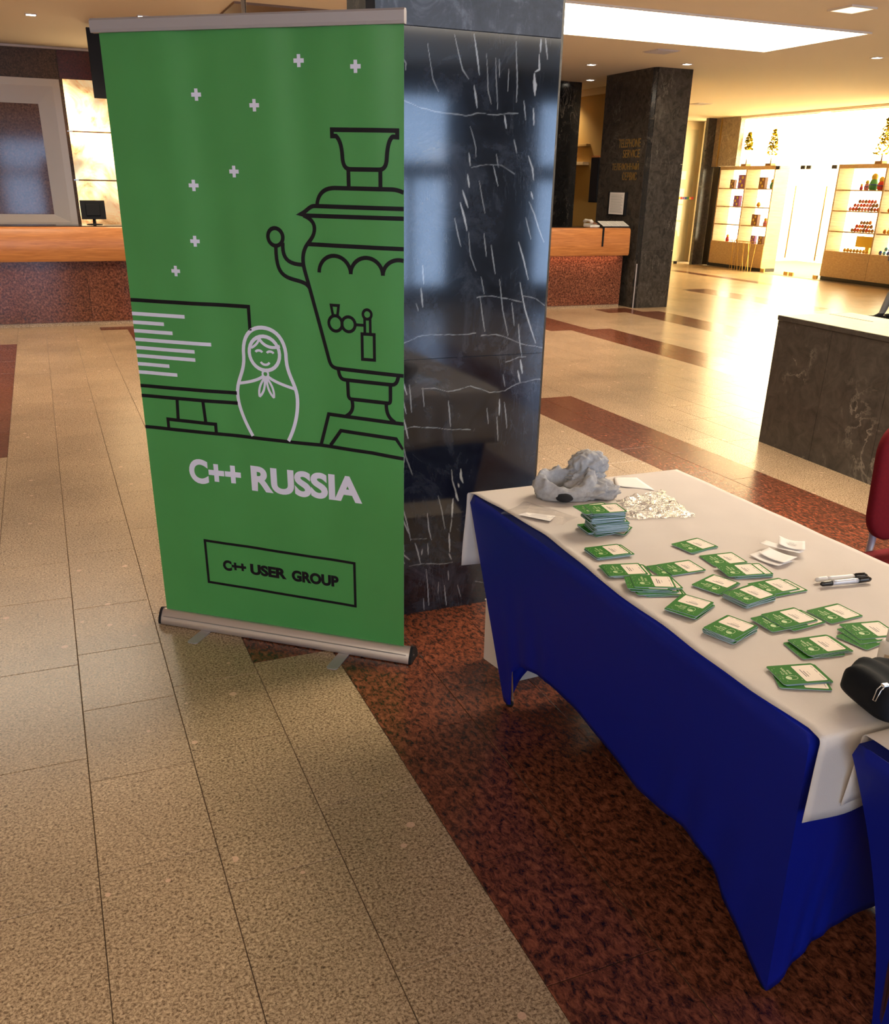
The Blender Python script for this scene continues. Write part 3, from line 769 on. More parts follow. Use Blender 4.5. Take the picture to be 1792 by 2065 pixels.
s = Print()
s.stroke([(0.413,0.793)]+bez((0.413,0.793),(0.385,0.840),(0.364,0.890),(0.364,0.935))+bez((0.364,0.935),(0.364,0.985),(0.398,1.010),(0.399,1.065))+bez((0.399,1.065),(0.396,1.130),(0.430,1.164),(0.475,1.164))+bez((0.475,1.164),(0.525,1.164),(0.562,1.130),(0.558,1.065))+bez((0.558,1.065),(0.560,1.010),(0.592,0.985),(0.592,0.935))+bez((0.592,0.935),(0.592,0.890),(0.580,0.840),(0.550,0.788)), w=0.0125)
s.stroke(circ(0.478,1.080,0.0565,0.056), closed=True, w=0.012).stroke(circ(0.477,1.012,0.0105), closed=True, w=0.007)
s.stroke(bez((0.372,0.973),(0.415,0.980),(0.450,0.990),(0.468,1.004)), w=0.010).stroke(bez((0.584,0.970),(0.540,0.980),(0.505,0.990),(0.486,1.004)), w=0.010)
s.stroke(bez((0.474,1.000),(0.455,0.978),(0.446,0.955),(0.450,0.934))+bez((0.450,0.934),(0.468,0.948),(0.474,0.970),(0.474,1.000)), w=0.008)
s.stroke(bez((0.480,1.000),(0.480,0.970),(0.488,0.948),(0.504,0.934))+bez((0.504,0.934),(0.508,0.955),(0.500,0.978),(0.480,1.000)), w=0.008)
s.stroke(bez((0.430,1.096),(0.440,1.100),(0.456,1.110),(0.462,1.128)), w=0.008).stroke(bez((0.462,1.128),(0.472,1.108),(0.505,1.092),(0.537,1.108)), w=0.010)
s.stroke(arc(0.458,1.080,0.013,0.009,160,20), w=0.008).stroke(arc(0.500,1.079,0.013,0.009,160,20), w=0.008).stroke(arc(0.479,1.056,0.017,0.013,200,340), w=0.008)
s.put('doll_drawing', 'print_white')
def banner_text(txt, x0, x1, y0, y1, mat, bold, name):
    vs, fs = text_mesh(txt, 1.0, bold)
    Print().mesh(fit(vs, x0, x1, y0, y1), fs).put(name, mat)
banner_text('C++', 0.145, 0.352, 0.595, 0.688, 'print_white', 0.042, 'title_lettering')
banner_text('RUSSIA', 0.393, 0.820, 0.590, 0.685, 'print_white', 0.042, 'title_lettering')
banner_text('C++', 0.249, 0.345, 0.261, 0.304, 'print_black', 0.055, 'user_group_lettering')
banner_text('USER', 0.362, 0.512, 0.259, 0.303, 'print_black', 0.055, 'user_group_lettering')
banner_text('GROUP', 0.533, 0.720, 0.257, 0.302, 'print_black', 0.055, 'user_group_lettering')
Print().stroke([(0.181,0.373),(0.784,0.362),(0.784,0.192),(0.181,0.203)], closed=True, w=0.010).put('printed_frame', 'print_black')
# hardware: local frame u along the banner, n towards the camera
def bl(v): 
    p = BO+BU*v.x-BN*v.y
    return Vector((p.x, p.y, v.z))
prof = [(0.030,0.004),(0.031,0.012),(0.026,0.030),(0.012,0.054),(0.004,0.060),(-0.004,0.060),(-0.020,0.052),(-0.038,0.034),(-0.044,0.012),(-0.042,0.004)]
u0, u1 = -0.034, 1.000
b = MB(); n = len(prof)
b.add([(u0, y, z) for y, z in prof]+[(u1, y, z) for y, z in prof], [(i, i+n, (i+1) % n+n, (i+1) % n) for i in range(n)])
o = b.xform(bl).obj('base_housing', 'aluminium', ban); autosmooth(o, 50)
for ua, ub in ((u0-0.010, u0), (u1, u1+0.010)):
    b = MB(); k = 1.06
    pp = [(y*k, 0.002+(z-0.002)*k) for y, z in prof]
    b.add([(ua, y, z) for y, z in pp]+[(ub, y, z) for y, z in pp], [tuple(range(n)), tuple(range(n, 2*n))[::-1]]+[(i, (i+1) % n, (i+1) % n+n, i+n) for i in range(n)])
    ec = b.xform(bl).obj('end_cap', 'black_plastic', ban)
    if ua > 0: MB().lathe([(0.001, 0), (0.005, 0.001), (0.005, 0.002)], 12).xform(lambda v: bl(Vector((ub+v.z, 0.004+v.x, 0.030+v.y)))).obj('screw', 'steel', ec, False, True)
MB().box(u0+0.012, u1-0.012, 0.0235, 0.0285, 0.0355, 0.0375).xform(bl).obj('base_groove', 'aluminium_matt', ban)
for uc, L in ((0.165, 0.135), (0.745, 0.150)):          # swivel feet
    poly = [(-0.021, -0.02), (0.021, -0.02), (0.021, L-0.008), (0.013, L), (-0.013, L), (-0.021, L-0.008)]
    MB().prism([(uc+x, 0.0+y) for x, y in poly], 0.0005, 0.0035).xform(bl).obj('foot', 'aluminium_matt', ban)
rp = [(0.010, 2.012), (0.012, 2.020), (0.012, 2.044), (0.006, 2.050), (-0.006, 2.050), (-0.010, 2.044), (-0.010, 2.020), (-0.008, 2.012)]
b = MB(); n = len(rp); ua, ub = -0.040, 0.978
b.add([(ua, y, z) for y, z in rp]+[(ub, y, z) for y, z in rp], [tuple(range(n)), tuple(range(n, 2*n))[::-1]]+[(i, i+n, (i+1) % n+n, (i+1) % n) for i in range(n)])
b.xform(bl).obj('top_rail', 'aluminium_matt', ban)
MB().tube([(0.470, -0.022, 0.05), (0.470, -0.022, 2.10)], 0.0075, 12).xform(bl).obj('support_pole', 'steel', ban, True)
MB().box(0.455, 0.485, -0.030, -0.009, 2.030, 2.046).xform(bl).obj('pole_clip', 'black_plastic', ban)

# ------------------------------------------------------------------ registration table
TZ = 0.735
def smoothstep(a, b, x):
    t = min(1, max(0, (x-a)/(b-a))); return t*t*(3-2*t)
def spandex_cover(x0, x1, y0, y1, z, hemx, hemy, inx, iny, name, parent):
    """stretch cover: flat top, four concave sides pulled down to the feet; hemx(s)/hemy(s): hem height along a long / short side"""
    m = MB(); N, K = 48, 26
    fx0, fx1, fy0, fy1 = x0+inx, x1-inx, y0+iny, y1-iny
    def side(ax, ay, bx, by, fax, fay, fbx, fby, hem, flip):
        vs = []
        for i in range(N+1):
            s = i/N
            T = Vector((ax+(bx-ax)*s, ay+(by-ay)*s, z)); F = Vector((fax+(fbx-fax)*s, fay+(fby-fay)*s, 0))
            h = hem(s)
            for k in range(K+1):
                t = k/K
                zz = z-(z-h)*t
                tt = (z-zz)/z; q = T.lerp(F, tt if inx < 0.15 else 1.55*tt-0.55*tt*tt)
                # slight inward pull between the legs, and rounded top edge
                cen = Vector(((x0+x1)/2, (y0+y1)/2, 0)); d = (cen-q); d.z = 0
                nrm = Vector((by-ay, -(bx-ax), 0)).normalized()
                if nrm.dot(d) < 0: nrm = -nrm
                pull = 0.020*math.sin(PI*s)*math.sin(PI*min(1, (z-zz)/z*1.0))
                fold = 0.004*math.sin(s*70+t*6)*smoothstep(0.35, 1.0, t)*(smoothstep(0.55, 0.8, s)*(1-smoothstep(0.88, 0.98, s))+smoothstep(0.02, 0.12, s)*(1-smoothstep(0.2, 0.35, s)))
                q = q+nrm*(pull+fold)
                rnd = 0.012
                if z-zz < rnd:
                    off = rnd-math.sqrt(max(0, rnd*rnd-(rnd-(z-zz))**2)); q = q+nrm*off
                    q.x = min(max(q.x, x0+off), x1-off); q.y = min(max(q.y, y0+off), y1-off)
                vs.append((q.x, q.y, zz))
        fs = []
        for i in range(N):
            for k in range(K):
                a = i*(K+1)+k; f = (a, a+1, a+K+2, a+K+1)
                fs.append(f if not flip else f[::-1])
        m.add(vs, fs)
    side(x0, y1, x0, y0, fx0, fy1, fx0, fy0, hemx, False)
    side(x0, y0, x1, y0, fx0, fy0, fx1, fy0, hemy, False)
    side(x1, y0, x1, y1, fx1, fy0, fx1, fy1, lambda s: min(hemx(1-s), 0.09), False)  # hidden far hem lowered to block light from under the table
    side(x1, y1, x0, y1, fx1, fy1, fx0, fy1, hemy, False)
    r = 0.012
    m.add([(x0+r, y0+r, z), (x1-r, y0+r, z), (x1-r, y1-r, z), (x0+r, y1-r, z)], [(0, 1, 2, 3)])
    o = m.obj(name, 'spandex', parent, smooth=True)
    sd = o.modifiers.new('thickness', 'SOLIDIFY'); sd.thickness = 0.0018; sd.offset = -1
    bm = bmesh.new(); bm.from_mesh(o.data); bmesh.ops.remove_doubles(bm, verts=bm.verts, dist=0.0004); bm.to_mesh(o.data); bm.free()
    autosmooth(o, 50)
    return (fx0, fx1, fy0, fy1)
def table(x0, x1, y0, y1, z, hemx, hemy, inx, iny, label):
    t = thing('folding_table', label, 'table', ((x0+x1)/2, (y0+y1)/2, 0))
    fx0, fx1, fy0, fy1 = spandex_cover(x0, x1, y0, y1, z, hemx, hemy, inx, iny, 'stretch_cover', t)
    box(x0+0.014, x1-0.014, y0+0.014, y1-0.014, z-0.036, z-0.003, 0.006).obj('tabletop', 'frame_white', t)
    for fx, tx in ((fx0+0.014, x0+0.09), (fx1-0.014, x1-0.09)):
        for fy, ty in ((fy0+0.016, y0+0.09), (fy1-0.016, y1-0.09)):
            MB().tube([(fx, fy, 0.004), (tx, ty, z-0.036)], 0.012, 12).obj('leg', 'steel', t, True)
            MB().lathe([(0.012, 0), (0.014, 0.006), (0.012, 0.016)], 16, (fx, fy, 0.0)).obj('foot_cap', 'black_plastic', t, True)
    return t
HX = [(0, .010), (.032, .010), (.045, .03), (.062, .10), (.085, .18), (.14, .235), (.25, .262), (.37, .262), (.47, .238), (.52, .228), (.60, .200), (.66, .205), (.72, .222), (.78, .225), (.84, .195), (.885, .135), (.92, .088), (.955, .045), (.978, .016), (1, .010)]
def interp(tab, s):
    for (a, va), (b, vb) in zip(tab[:-1], tab[1:]):
        if s <= b:
            t = (s-a)/(b-a); t = t*t*(3-2*t)*0.35+t*0.65
            return va+(vb-va)*t
    return tab[-1][1]
hemx1 = lambda s: interp(HX, s)
hemy1 = lambda s: interp([(0, .010), (.05, .016), (.10, .055), (.17, .105), (.28, .142), (.42, .160), (.58, .160), (.72, .142), (.83, .105), (.90, .055), (.95, .016), (1, .010)], s)
T1 = (1.110, 1.880, 0.974, 2.434)
table(*T1, TZ, hemx1, hemy1, 0.120, 0.078, 'long folding table in blue stretch cover, covered with name badges')
hemx2 = lambda s: interp([(0, .010), (.06, .020), (.12, .10), (.2, .18), (.4, .24), (.6, .24), (.8, .18), (.88, .10), (.94, .02), (1, .01)], s)
T2 = (1.160, 1.930, -0.52, 0.938)
table(*T2, 0.742, hemx2, hemy1, 0.205, 0.05, 'second folding table in blue stretch cover, butted against the badge table')

def runner(x0f, x1, y0, y1, z, drop_near, drop_far, name, label, seed=0):
    """linen strip over a table, hanging over both short ends; x0f(y): wavy long edge"""
    rr = random.Random(seed)
    path = []
    for k in range(9): path.append((y1+0.006, z-drop_far+(drop_far-0.008)*k/8.0, 0))
    for k in range(1, 4): a = PI/2*k/3; path.append((y1+0.006-0.008*(1-math.cos(a)), z-0.008+0.010*math.sin(a), 0))
    n = 60
    for k in range(1, n): path.append((y1-0.002+(y0+0.002-(y1-0.002))*k/n, z+0.002, 1))
    for k in range(0, 3): a = PI/2*(1-k/3); path.append((y0-0.006+0.008*(1-math.cos(a)), z-0.008+0.010*math.sin(a), 0))
    for k in range(9): path.append((y0-0.006, z-0.008-(drop_near-0.008)*k/8.0, 0))
    nx = 40; vs = []; fs = []
    ph = [rr.uniform(0, 6) for _ in range(6)]
    for i, (y, zz, top) in enumerate(path):
        a = x0f(y)
        for k in range(nx+1):
            s = k/nx; x = a+(x1-a)*s
            if top:
                w = 0.0012*(1+math.sin(x*23+y*31+ph[0]))*0.5+0.0010*(1+math.sin(x*52-y*17+ph[1]))*0.5+0.0022*math.exp(-((x-1.52-0.25*(y-1.85))/0.020)**2)*smoothstep(1.2, 2.0, y)
                vs.append((x, y, zz+w))
            else:
                dz = z-zz
                w = 0.010*math.sin(s*9+ph[2])*smoothstep(0.02, 0.2, dz)+0.004*math.sin(s*23+ph[3])*smoothstep(0.02, 0.2, dz)
                sgn = 1 if y > (y0+y1)/2 else -1
                xx = x+(-0.010*smoothstep(0, 0.25, dz) if s < 0.5 else 0)*(1-2*s)
                vs.append((xx, y+sgn*(abs(w)+0.0015), zz+(0.010*math.sin(s*7+ph[4]) if dz > 0.1 else 0)*dz*3))
    for i in range(len(path)-1):
        for k in range(nx):
            a = i*(nx+1)+k; fs.append((a, a+nx+1, a+nx+2, a+1))
    o = link(name, mesh_from(name, vs, fs, 'linen', True))
    sd = o.modifiers.new('thickness', 'SOLIDIFY'); sd.thickness = 0.0012; sd.offset = 1
    return tag(o, label, 'tablecloth')
edge = [(0.97, 1.131), (1.15, 1.122), (1.316, 1.124), (1.45, 1.130), (1.60, 1.127), (1.80, 1.142), (2.03, 1.156), (2.25, 1.140), (2.415, 1.122), (2.45, 1.104)]
runner(lambda y: interp(edge, y) if y > 0.99 else 1.126, 1.884, T1[2], T1[3], TZ, 0.172, 0.245, 'table_runner', 'white linen cloth laid over the badge table, hanging down at both ends', 1)
runner(lambda y: 1.200, 1.936, T2[2], T2[3], 0.742, 0.17, 0.150, 'table_runner', 'white linen cloth laid over the second table beneath the black pouch', 2)

# ------------------------------------------------------------------ name badges
BW, BH, BT = 0.074, 0.099, 0.0012
def badge_meshes():
    poly = rrect(BW, BH, 0.005)
    b = MB().prism(poly, 0, BT, 0, 1)
    body = b.mesh('card', ['badge_green', 'badge_edge'])
    lab = MB().prism([(x, y-0.0225) for x, y in rrect(0.061, 0.045, 0.003, 3)], BT, BT+0.00012).mesh('name_label', 'badge_label')
    ink = MB()
    def bar(cx, cy, w, h): ink.box(cx-w/2, cx+w/2, cy-h/2, cy+h/2, BT+0.00012, BT+0.0002)
    bar(0.001, -0.0105, 0.028, 0.0020); bar(-0.002, -0.0150, 0.022, 0.0020); bar(0, -0.0215, 0.014, 0.0009)
    bar(-0.016, -0.0405, 0.020, 0.0010); bar(0.006, -0.0405, 0.012, 0.0012); bar(0.022, -0.0405, 0.009, 0.0008)
    inkm = ink.mesh('name_print', 'badge_ink')
    pr = MB()
    for txt, x0, x1, y0, y1 in (('C++', 0.0005, 0.0140, 0.0285, 0.0330), ('RUSSIA', 0.0005, 0.0270, 0.0205, 0.0255), ('2018', 0.0005, 0.0165, 0.0125, 0.0175)):
        vs, fs = text_mesh(txt, 1.0, 0.03); vs = fit(vs, x0, x1, y0, y1)
        pr.add([(v.x, v.y, BT+0.0001) for v in vs], fs)
    rnd = random.Random(5)
    for k in range(12):                                   # scattered little plus signs
        x, y = rnd.uniform(-0.033, 0.033), rnd.choice((rnd.uniform(0.036, 0.046), rnd.uniform(0.003, 0.010)))
        pr.box(x-0.0008, x+0.0008, y-0.0003, y+0.0003, BT, BT+0.0001).box(x-0.0003, x+0.0003, y-0.0008, y+0.0008, BT, BT+0.0001)
    title = pr.mesh('title_print', 'badge_print')
    lg = MB()
    n = 20
    def disc(cx, cy, r): lg.prism([(cx+r*math.cos(2*PI*k/n), cy+r*math.sin(2*PI*k/n)) for k in range(n)], BT, BT+0.0001)
    def ring(cx, cy, rx, ry, w):
        vs = []; fs = []
        for k in range(n):
            a = 2*PI*k/n; vs += [(cx+rx*math.cos(a), cy+ry*math.sin(a), BT+0.0001), (cx+(rx-w)*math.cos(a), cy+(ry-w)*math.sin(a), BT+0.0001)]
        for k in range(n): a = 2*k; c = 2*((k+1) % n); fs.append((a, c, c+1, a+1))
        lg.add(vs, fs)
    disc(-0.0130, 0.0265, 0.0055); ring(-0.0130, 0.0205, 0.0082, 0.0125, 0.0011)
    logo = lg.mesh('doll_logo', 'badge_print')
    hole = MB().prism([(0.0016*math.cos(2*PI*k/12), 0.0420+0.0016*math.sin(2*PI*k/12)) for k in range(12)], BT, BT+0.00008).mesh('punched_hole', 'print_black')
    return body, lab, inkm, title, logo, hole
BM = badge_meshes()
def badge(x, y, z, ang, label, group, full=True, tilt=0.0):
    """ang: direction (degrees) from the green half to the white label"""
    t = bpy.data.objects.new('name_badge', None); COL.objects.link(t); t.empty_display_size = 0.02
    t.location = (x, y, z); t.rotation_euler = (0, tilt, math.radians(ang+90))
    tag(t, label, 'badge', group)
    for nm, me in zip(('card', 'name_label', 'name_print', 'title_print', 'doll_logo', 'punched_hole'), BM if full else BM[:2]):
        o = bpy.data.objects.new(nm, me); COL.objects.link(o); o.parent = t
        if nm == 'card': card = o
        elif nm == 'name_label': lab = o
        elif nm == 'name_print': o.parent = lab
        elif nm == 'punched_hole': o.parent = card
    return t
TB = TZ+0.0068                                            # top of the cloth
# (key, x, y, angle, offsets of the cards from the bottom up (dx, dy, dangle), top label, group)
rj = random.Random(11)
def jit(n, a=0.002, g=2.0): return [(rj.uniform(-a, a), rj.uniform(-a, a), rj.uniform(-g, g)) for _ in range(n)]
stacks = [
 (1.239, 1.840, -3, jit(3)+[(0.008, -0.004, 0)]+[(0, 0, 0)], 'green name badge on the thin stack next to the tall badge pile', 'badges in the thin stack next to the tall pile'),
 (1.212, 1.720, -14, [(0.012, -0.006, -4), (0.010, -0.004, -2), (-0.004, 0.002, 3), (0, 0, 0)], 'green name badge topping a slid stack along the blue table edge', 'badges in the slid stack along the blue table edge'),
 (1.227, 1.622, -24, [(0.006, -0.030, 8), (0.002, -0.026, 4), (-0.012, -0.018, 10), (-0.004, -0.014, 6), (-0.016, -0.006, 2), (0.008, -0.010, 12), (-0.018, -0.002, -2), (0, 0, 0)], 'green name badge crowning the wide fanned stack at the blue edge', 'badges in the wide fanned stack at the blue edge'),
 (1.358, 1.688, -1, [(-0.030, 0.002, -2), (0, 0, 0)], 'green name badge lying over another one, slid halfway off', 'pair of badges slid halfway apart'),
 (1.235, 1.487, 29, jit(3, 0.003, 3)+[(-0.006, -0.006, -4), (0, 0, 0)], 'green name badge on the small turned stack close to the blue edge', 'badges in the small turned stack close to the blue edge'),
 (1.485, 1.805, 9, [(0.002, -0.003, 1), (0, 0, 0)], 'green name badge on the pair lying alone across from the tall pile', 'pair of badges lying alone across from the tall pile'),
 (1.497, 1.700, -5, [(0, 0, 0)], 'single green name badge lying just beside the white paper slips', 'single badge beside the paper slips'),
 (1.480, 1.615, -11, [(0.020, -0.006, -2), (0.016, -0.004, -1), (0.018, -0.008, -2), (0.022, -0.004, 0), (0, 0, 0)], 'green name badge on the slid stack touching the badge by the paper slips', 'badges in the slid stack near the paper slips'),
 (1.374, 1.573, 21, [(0.002, -0.002, 2), (0, 0, 0)], 'green name badge on a turned pair in the middle of the table', 'turned pair of badges in mid table'),
 (1.496, 1.512, 1, [(0.014, -0.010, 0), (0, 0, 0)], 'green name badge over another whose white label shows as a strip', 'pair of badges with a white strip showing'),
 (1.396, 1.480, 10, jit(7, 0.0025, 2.5)+[(0, 0, 0)], 'green name badge on top of the thick stack in mid table', 'badges in the thick stack in mid table'),
 (1.405, 1.358, 2, [(-0.012, 0.004, 4), (0.012, -0.012, 3), (-0.034, -0.006, -2), (0, 0, 0)], 'green name badge lying across three loosely spread ones', 'badges in the loosely spread heap'),
 (1.524, 1.346, 3, [(0, 0, 0)], 'single green name badge lying flat between the markers and the bottle', 'single badge between markers and bottle'),
 (1.242, 1.356, 20, jit(6, 0.002, 2.0)+[(0.001, -0.004, 5), (0, 0, 0)], 'green name badge on top of the thick stack close to the blue edge', 'badges in the thick stack close to the blue edge'),
 (1.527, 1.250, -11, [(-0.032, -0.020, 22), (-0.016, -0.010, 6), (0, 0, 0)], 'green name badge on the askew stack right against the white bottle', 'badges in the askew stack against the bottle'),
 (1.368, 1.232, -6, [(-0.014, -0.004, -4), (0.008, -0.004, 1), (0.004, -0.002, 0), (0, 0, 0)], 'green name badge on the stack between the spread heap and the pouch', 'badges in the stack between the heap and the pouch'),
 (1.243, 1.152, -13, [(-0.008, -0.016, -14), (0.004, -0.002, -1), (0, 0, 0)], 'green name badge on the splayed stack at the table end', 'badges in the splayed stack at the table end'),
]
for x, y, ang, offs, label, group in stacks:
    z = TB
    for k, (dx, dy, da) in enumerate(offs):
        top = k == len(offs)-1
        lb = label if top else 'green badge card lower in '+(group[10:] if group.startswith('badges in ') else 'the '+group)
        badge(x+dx, y+dy, z, ang+da, lb, group)
        z += BT+0.0003
# tall pile
z = TB
for k in range(44):
    if k == 0: dx, dy, da = 0.0, 0.0, 12
    elif k == 1: dx, dy, da = -0.008, 0.012, 2
    elif k == 3: dx, dy, da = 0.024, -0.004, -42
    elif k in (4, 5): dx, dy, da = -0.010, 0.008, 4
    elif k < 24: dx, dy, da = 0.006+rj.uniform(-0.003, 0.003), -0.006+rj.uniform(-0.003, 0.003), rj.uniform(-3, 3)
    elif k < 42: dx, dy, da = -0.004+rj.uniform(-0.003, 0.003), 0.0+rj.uniform(-0.003, 0.003), rj.uniform(-3, 3)
    elif k == 42: dx, dy, da = -0.024, 0.016, 8
    else: dx, dy, da = 0, 0, 0
    lb = 'green badge card within the tall pile beside the plastic bag'
    if k == 43: lb = 'green name badge lying topmost on the tall pile beside the plastic bag'
    if k == 42: lb = 'green badge card jutting out beneath the topmost card of the tall pile'
    if k == 3: lb = 'green badge card turned aside, corner sticking out of the tall pile'
    badge(1.320+dx, 1.992+dy, z, -8+da, lb, 'badges in the tall pile beside the plastic bag', k in (0, 1, 3, 4, 5, 42, 43))
    z += BT+0.00025
PILE_TOP = z

# ------------------------------------------------------------------ other things on the table
def lumps(name, blobs, vox, disp, mat, label, cat, scale=0.06):
    bm = bmesh.new()
    for (c, r, rot) in blobs:
        mtx = Matrix.Translation(c) @ Matrix.Rotation(rot, 4, 'Z') @ Matrix.Diagonal((r[0], r[1], r[2], 1))
        bmesh.ops.create_icosphere(bm, subdivisions=3, radius=1.0, matrix=mtx)
    me = bpy.data.meshes.new(name); bm.to_mesh(me); bm.free(); me.materials.append(M[mat])
    o = link(name, me)
    md = o.modifiers.new('weld', 'REMESH'); md.mode = 'VOXEL'; md.voxel_size = vox; md.use_smooth_shade = True
    return o
# crumpled grey jersey: lower ring of folded cloth with a bulging knot on top
bx, by, bz = 1.395, 2.285, TB
jr = thing('grey_jersey', 'crumpled light grey jersey garment heaped at the far table end', 'clothing', (bx, by, bz))
def fold_surface(name, cx, cy, cz, rx, ry, rz, amp, seed, rot, mat='jersey', power=2.2, nu=72, nv=36):
    """closed crumpled bag of cloth: ellipsoid with ridged folds and a flat underside"""
    rr = random.Random(seed)
    ws = [(rr.uniform(2, 7), rr.uniform(1, 5), rr.uniform(0, 6), rr.uniform(0.5, 1)) for _ in range(7)]
    vs = []; fs = []
    for j in range(nv+1):
        ph = PI*j/nv-PI/2
        for i in range(nu):
            th = 2*PI*i/nu
            f = 0
            for a, b, c, w in ws:
                v = math.sin(round(a)*th+b*ph*2+c+1.3*math.sin(2*ph+th))
                f += w*(1-abs(v))**2
            f = f/4.0-0.45
            nz3 = mnoise.noise(Vector((math.cos(ph)*math.cos(th)*2.2+seed, math.cos(ph)*math.sin(th)*2.2, math.sin(ph)*1.3)))
            nz4 = mnoise.noise(Vector((math.cos(ph)*math.cos(th-0.8*ph)*4.5+seed, math.cos(ph)*math.sin(th-0.8*ph)*1.6, math.sin(ph)*2.5)))
            f = 0.35*f+0.9*(0.45-abs(nz3)*1.9)+0.7*(0.40-abs(nz4)*2.0)
            k = 1+amp*f*math.cos(ph)**0.5 if math.cos(ph) > 0 else 1
            x = rx*math.cos(ph)*math.cos(th)*k; y = ry*math.cos(ph)*math.sin(th)*k; zz = rz*math.sin(ph)*k
            X = x*math.cos(rot)-y*math.sin(rot); Y = x*math.sin(rot)+y*math.cos(rot)
            vs.append((cx+X, cy+Y, max(cz+zz, TB+0.0006)))
    for j in range(nv):
        for i in range(nu):
            fs.append((j*nu+i, j*nu+(i+1) % nu, (j+1)*nu+(i+1) % nu, (j+1)*nu+i))
    return mesh_from(name, vs, fs, mat, True)
def ring_fold(name, cx, cy, cz, R, ry, tr, tz, amp, seed, rot, a0=0, a1=360, mat='jersey'):
    rr = random.Random(seed); nu, nv = 90, 22; vs = []; fs = []
    ws = [(rr.randint(3, 11), rr.randint(1, 3), rr.uniform(0, 6)) for _ in range(6)]
    for i in range(nu+1):
        th = math.radians(a0+(a1-a0)*i/nu)
        for j in range(nv):
            p = 2*PI*j/nv
            f = sum((1-abs(math.sin(a*th/2+b*p+c)))**2 for a, b, c in ws)/3-0.5
            k = 1+amp*(0.3*f+1.0*(0.4-2.0*abs(mnoise.noise(Vector((th*1.6+seed, math.cos(p)*0.9, math.sin(p)*0.9))))))
            r = R+tr*k*math.cos(p); x = r*math.cos(th); y = r*(ry/R)*math.sin(th); zz = TB+(cz-TB+tz*k*math.sin(p))*(1.05+0.32*math.sin(th+0.25)+0.12*math.sin(th*2+1))
            X = x*math.cos(rot)-y*math.sin(rot); Y = x*math.sin(rot)+y*math.cos(rot)
            vs.append((cx+X, cy+Y, max(zz, TB+0.0006)))
    for i in range(nu):
        for j in range(nv): fs.append((i*nv+j, i*nv+(j+1) % nv, (i+1)*nv+(j+1) % nv, (i+1)*nv+j))
    return mesh_from(name, vs, fs, mat, True)
rot = math.radians(-25)
link('body_fold', ring_fold('body_fold', bx-0.030, by+0.005, TB+0.030, 0.074, 0.050, 0.022, 0.036, 0.42, 3, rot), jr)
link('body_heap', fold_surface('body_heap', bx+0.045, by-0.020, TB+0.022, 0.085, 0.055, 0.036, 0.26, 5, rot), jr)
link('sleeve_knot', fold_surface('sleeve_knot', bx+0.062, by+0.030, TB+0.086, 0.062, 0.046, 0.044, 0.26, 9, rot+0.4), jr)
link('sleeve_neck', fold_surface('sleeve_neck', bx+0.045, by+0.010, TB+0.052, 0.060, 0.035, 0.026, 0.3, 12, rot), jr)
link('inner_lining', fold_surface('inner_lining', bx-0.030, by+0.004, TB+0.008, 0.055, 0.034, 0.012, 0.3, 14, rot), jr)
link('opening_shade', fold_surface('opening_shade', bx-0.062, by-0.050, TB+0.017, 0.026, 0.012, 0.014, 0.1, 15, rot-0.25, 'jersey_shade', nu=32, nv=16), jr)  # near-black lump paints in the shade of the garment's opening

def film(name, poly, h, seed, label, rot=0, n=46, base=0.0):
    """crumpled clear plastic bag: two films over a quadrilateral outline"""
    rr = random.Random(seed)
    A, B, C, D = [Vector(p) for p in poly]
    ws = [(rr.uniform(-40, 40), rr.uniform(-40, 40), rr.uniform(0, 6)) for _ in range(9)]
    vs = []; fs = []
    for layer in (0, 1):
        for j in range(n+1):
            for i in range(n+1):
                s, t = i/n, j/n
                p = A.lerp(B, s).lerp(D.lerp(C, s), t)
                e = min(1, 6*min(s, 1-s, t, 1-t))
                f = sum((1-abs(math.sin(a*p.x+b*p.y+c)))**1.5 for a, b, c in ws)/9
                zz = TB+0.0008+base+layer*(0.0006+h*e*(0.15+1.6*f*f*2))
                jx = 0.006*math.sin(p.y*90+seed)*(1 if s in (0, 1) else 0); jy = 0.005*math.sin(p.x*100+seed)*(1 if t in (0, 1) else 0)
                vs.append((p.x+jx, p.y+jy, zz))
    m = (n+1)**2
    for layer in (0, 1):
        for j in range(n):
            for i in range(n):
                a = layer*m+j*(n+1)+i; f = (a, a+1, a+n+2, a+n+1); fs.append(f if layer else f[::-1])
    o = link(name, mesh_from(name, vs, fs, 'plastic_film' if h > 0.015 else 'plastic_thin', True))
    return tag(o, label, 'plastic bag')
film('plastic_bag', [(1.438, 2.045), (1.635, 1.995), (1.690, 2.245), (1.500, 2.200)], 0.022, 2, 'crumpled clear plastic bag gleaming gold beside the grey jersey')
film('plastic_bag', [(1.118, 2.215), (1.235, 2.065), (1.305, 2.110), (1.235, 2.290)], 0.010, 6, 'flat clear plastic bag with a paper tag, overhanging toward the blue edge')
link('paper_tag', mesh_from('paper_tag', [(1.153, 2.179, TB+0.0035), (1.183, 2.190, TB+0.0035), (1.250, 2.135, TB+0.0035), (1.212, 2.100, TB+0.0035)], [(0, 1, 2, 3)], 'paper'))
o = COL.objects['paper_tag']; o.modifiers.new('thickness', 'SOLIDIFY').thickness = 0.0004
tag(o, 'small blank paper tag lying inside the flat clear bag', 'paper')
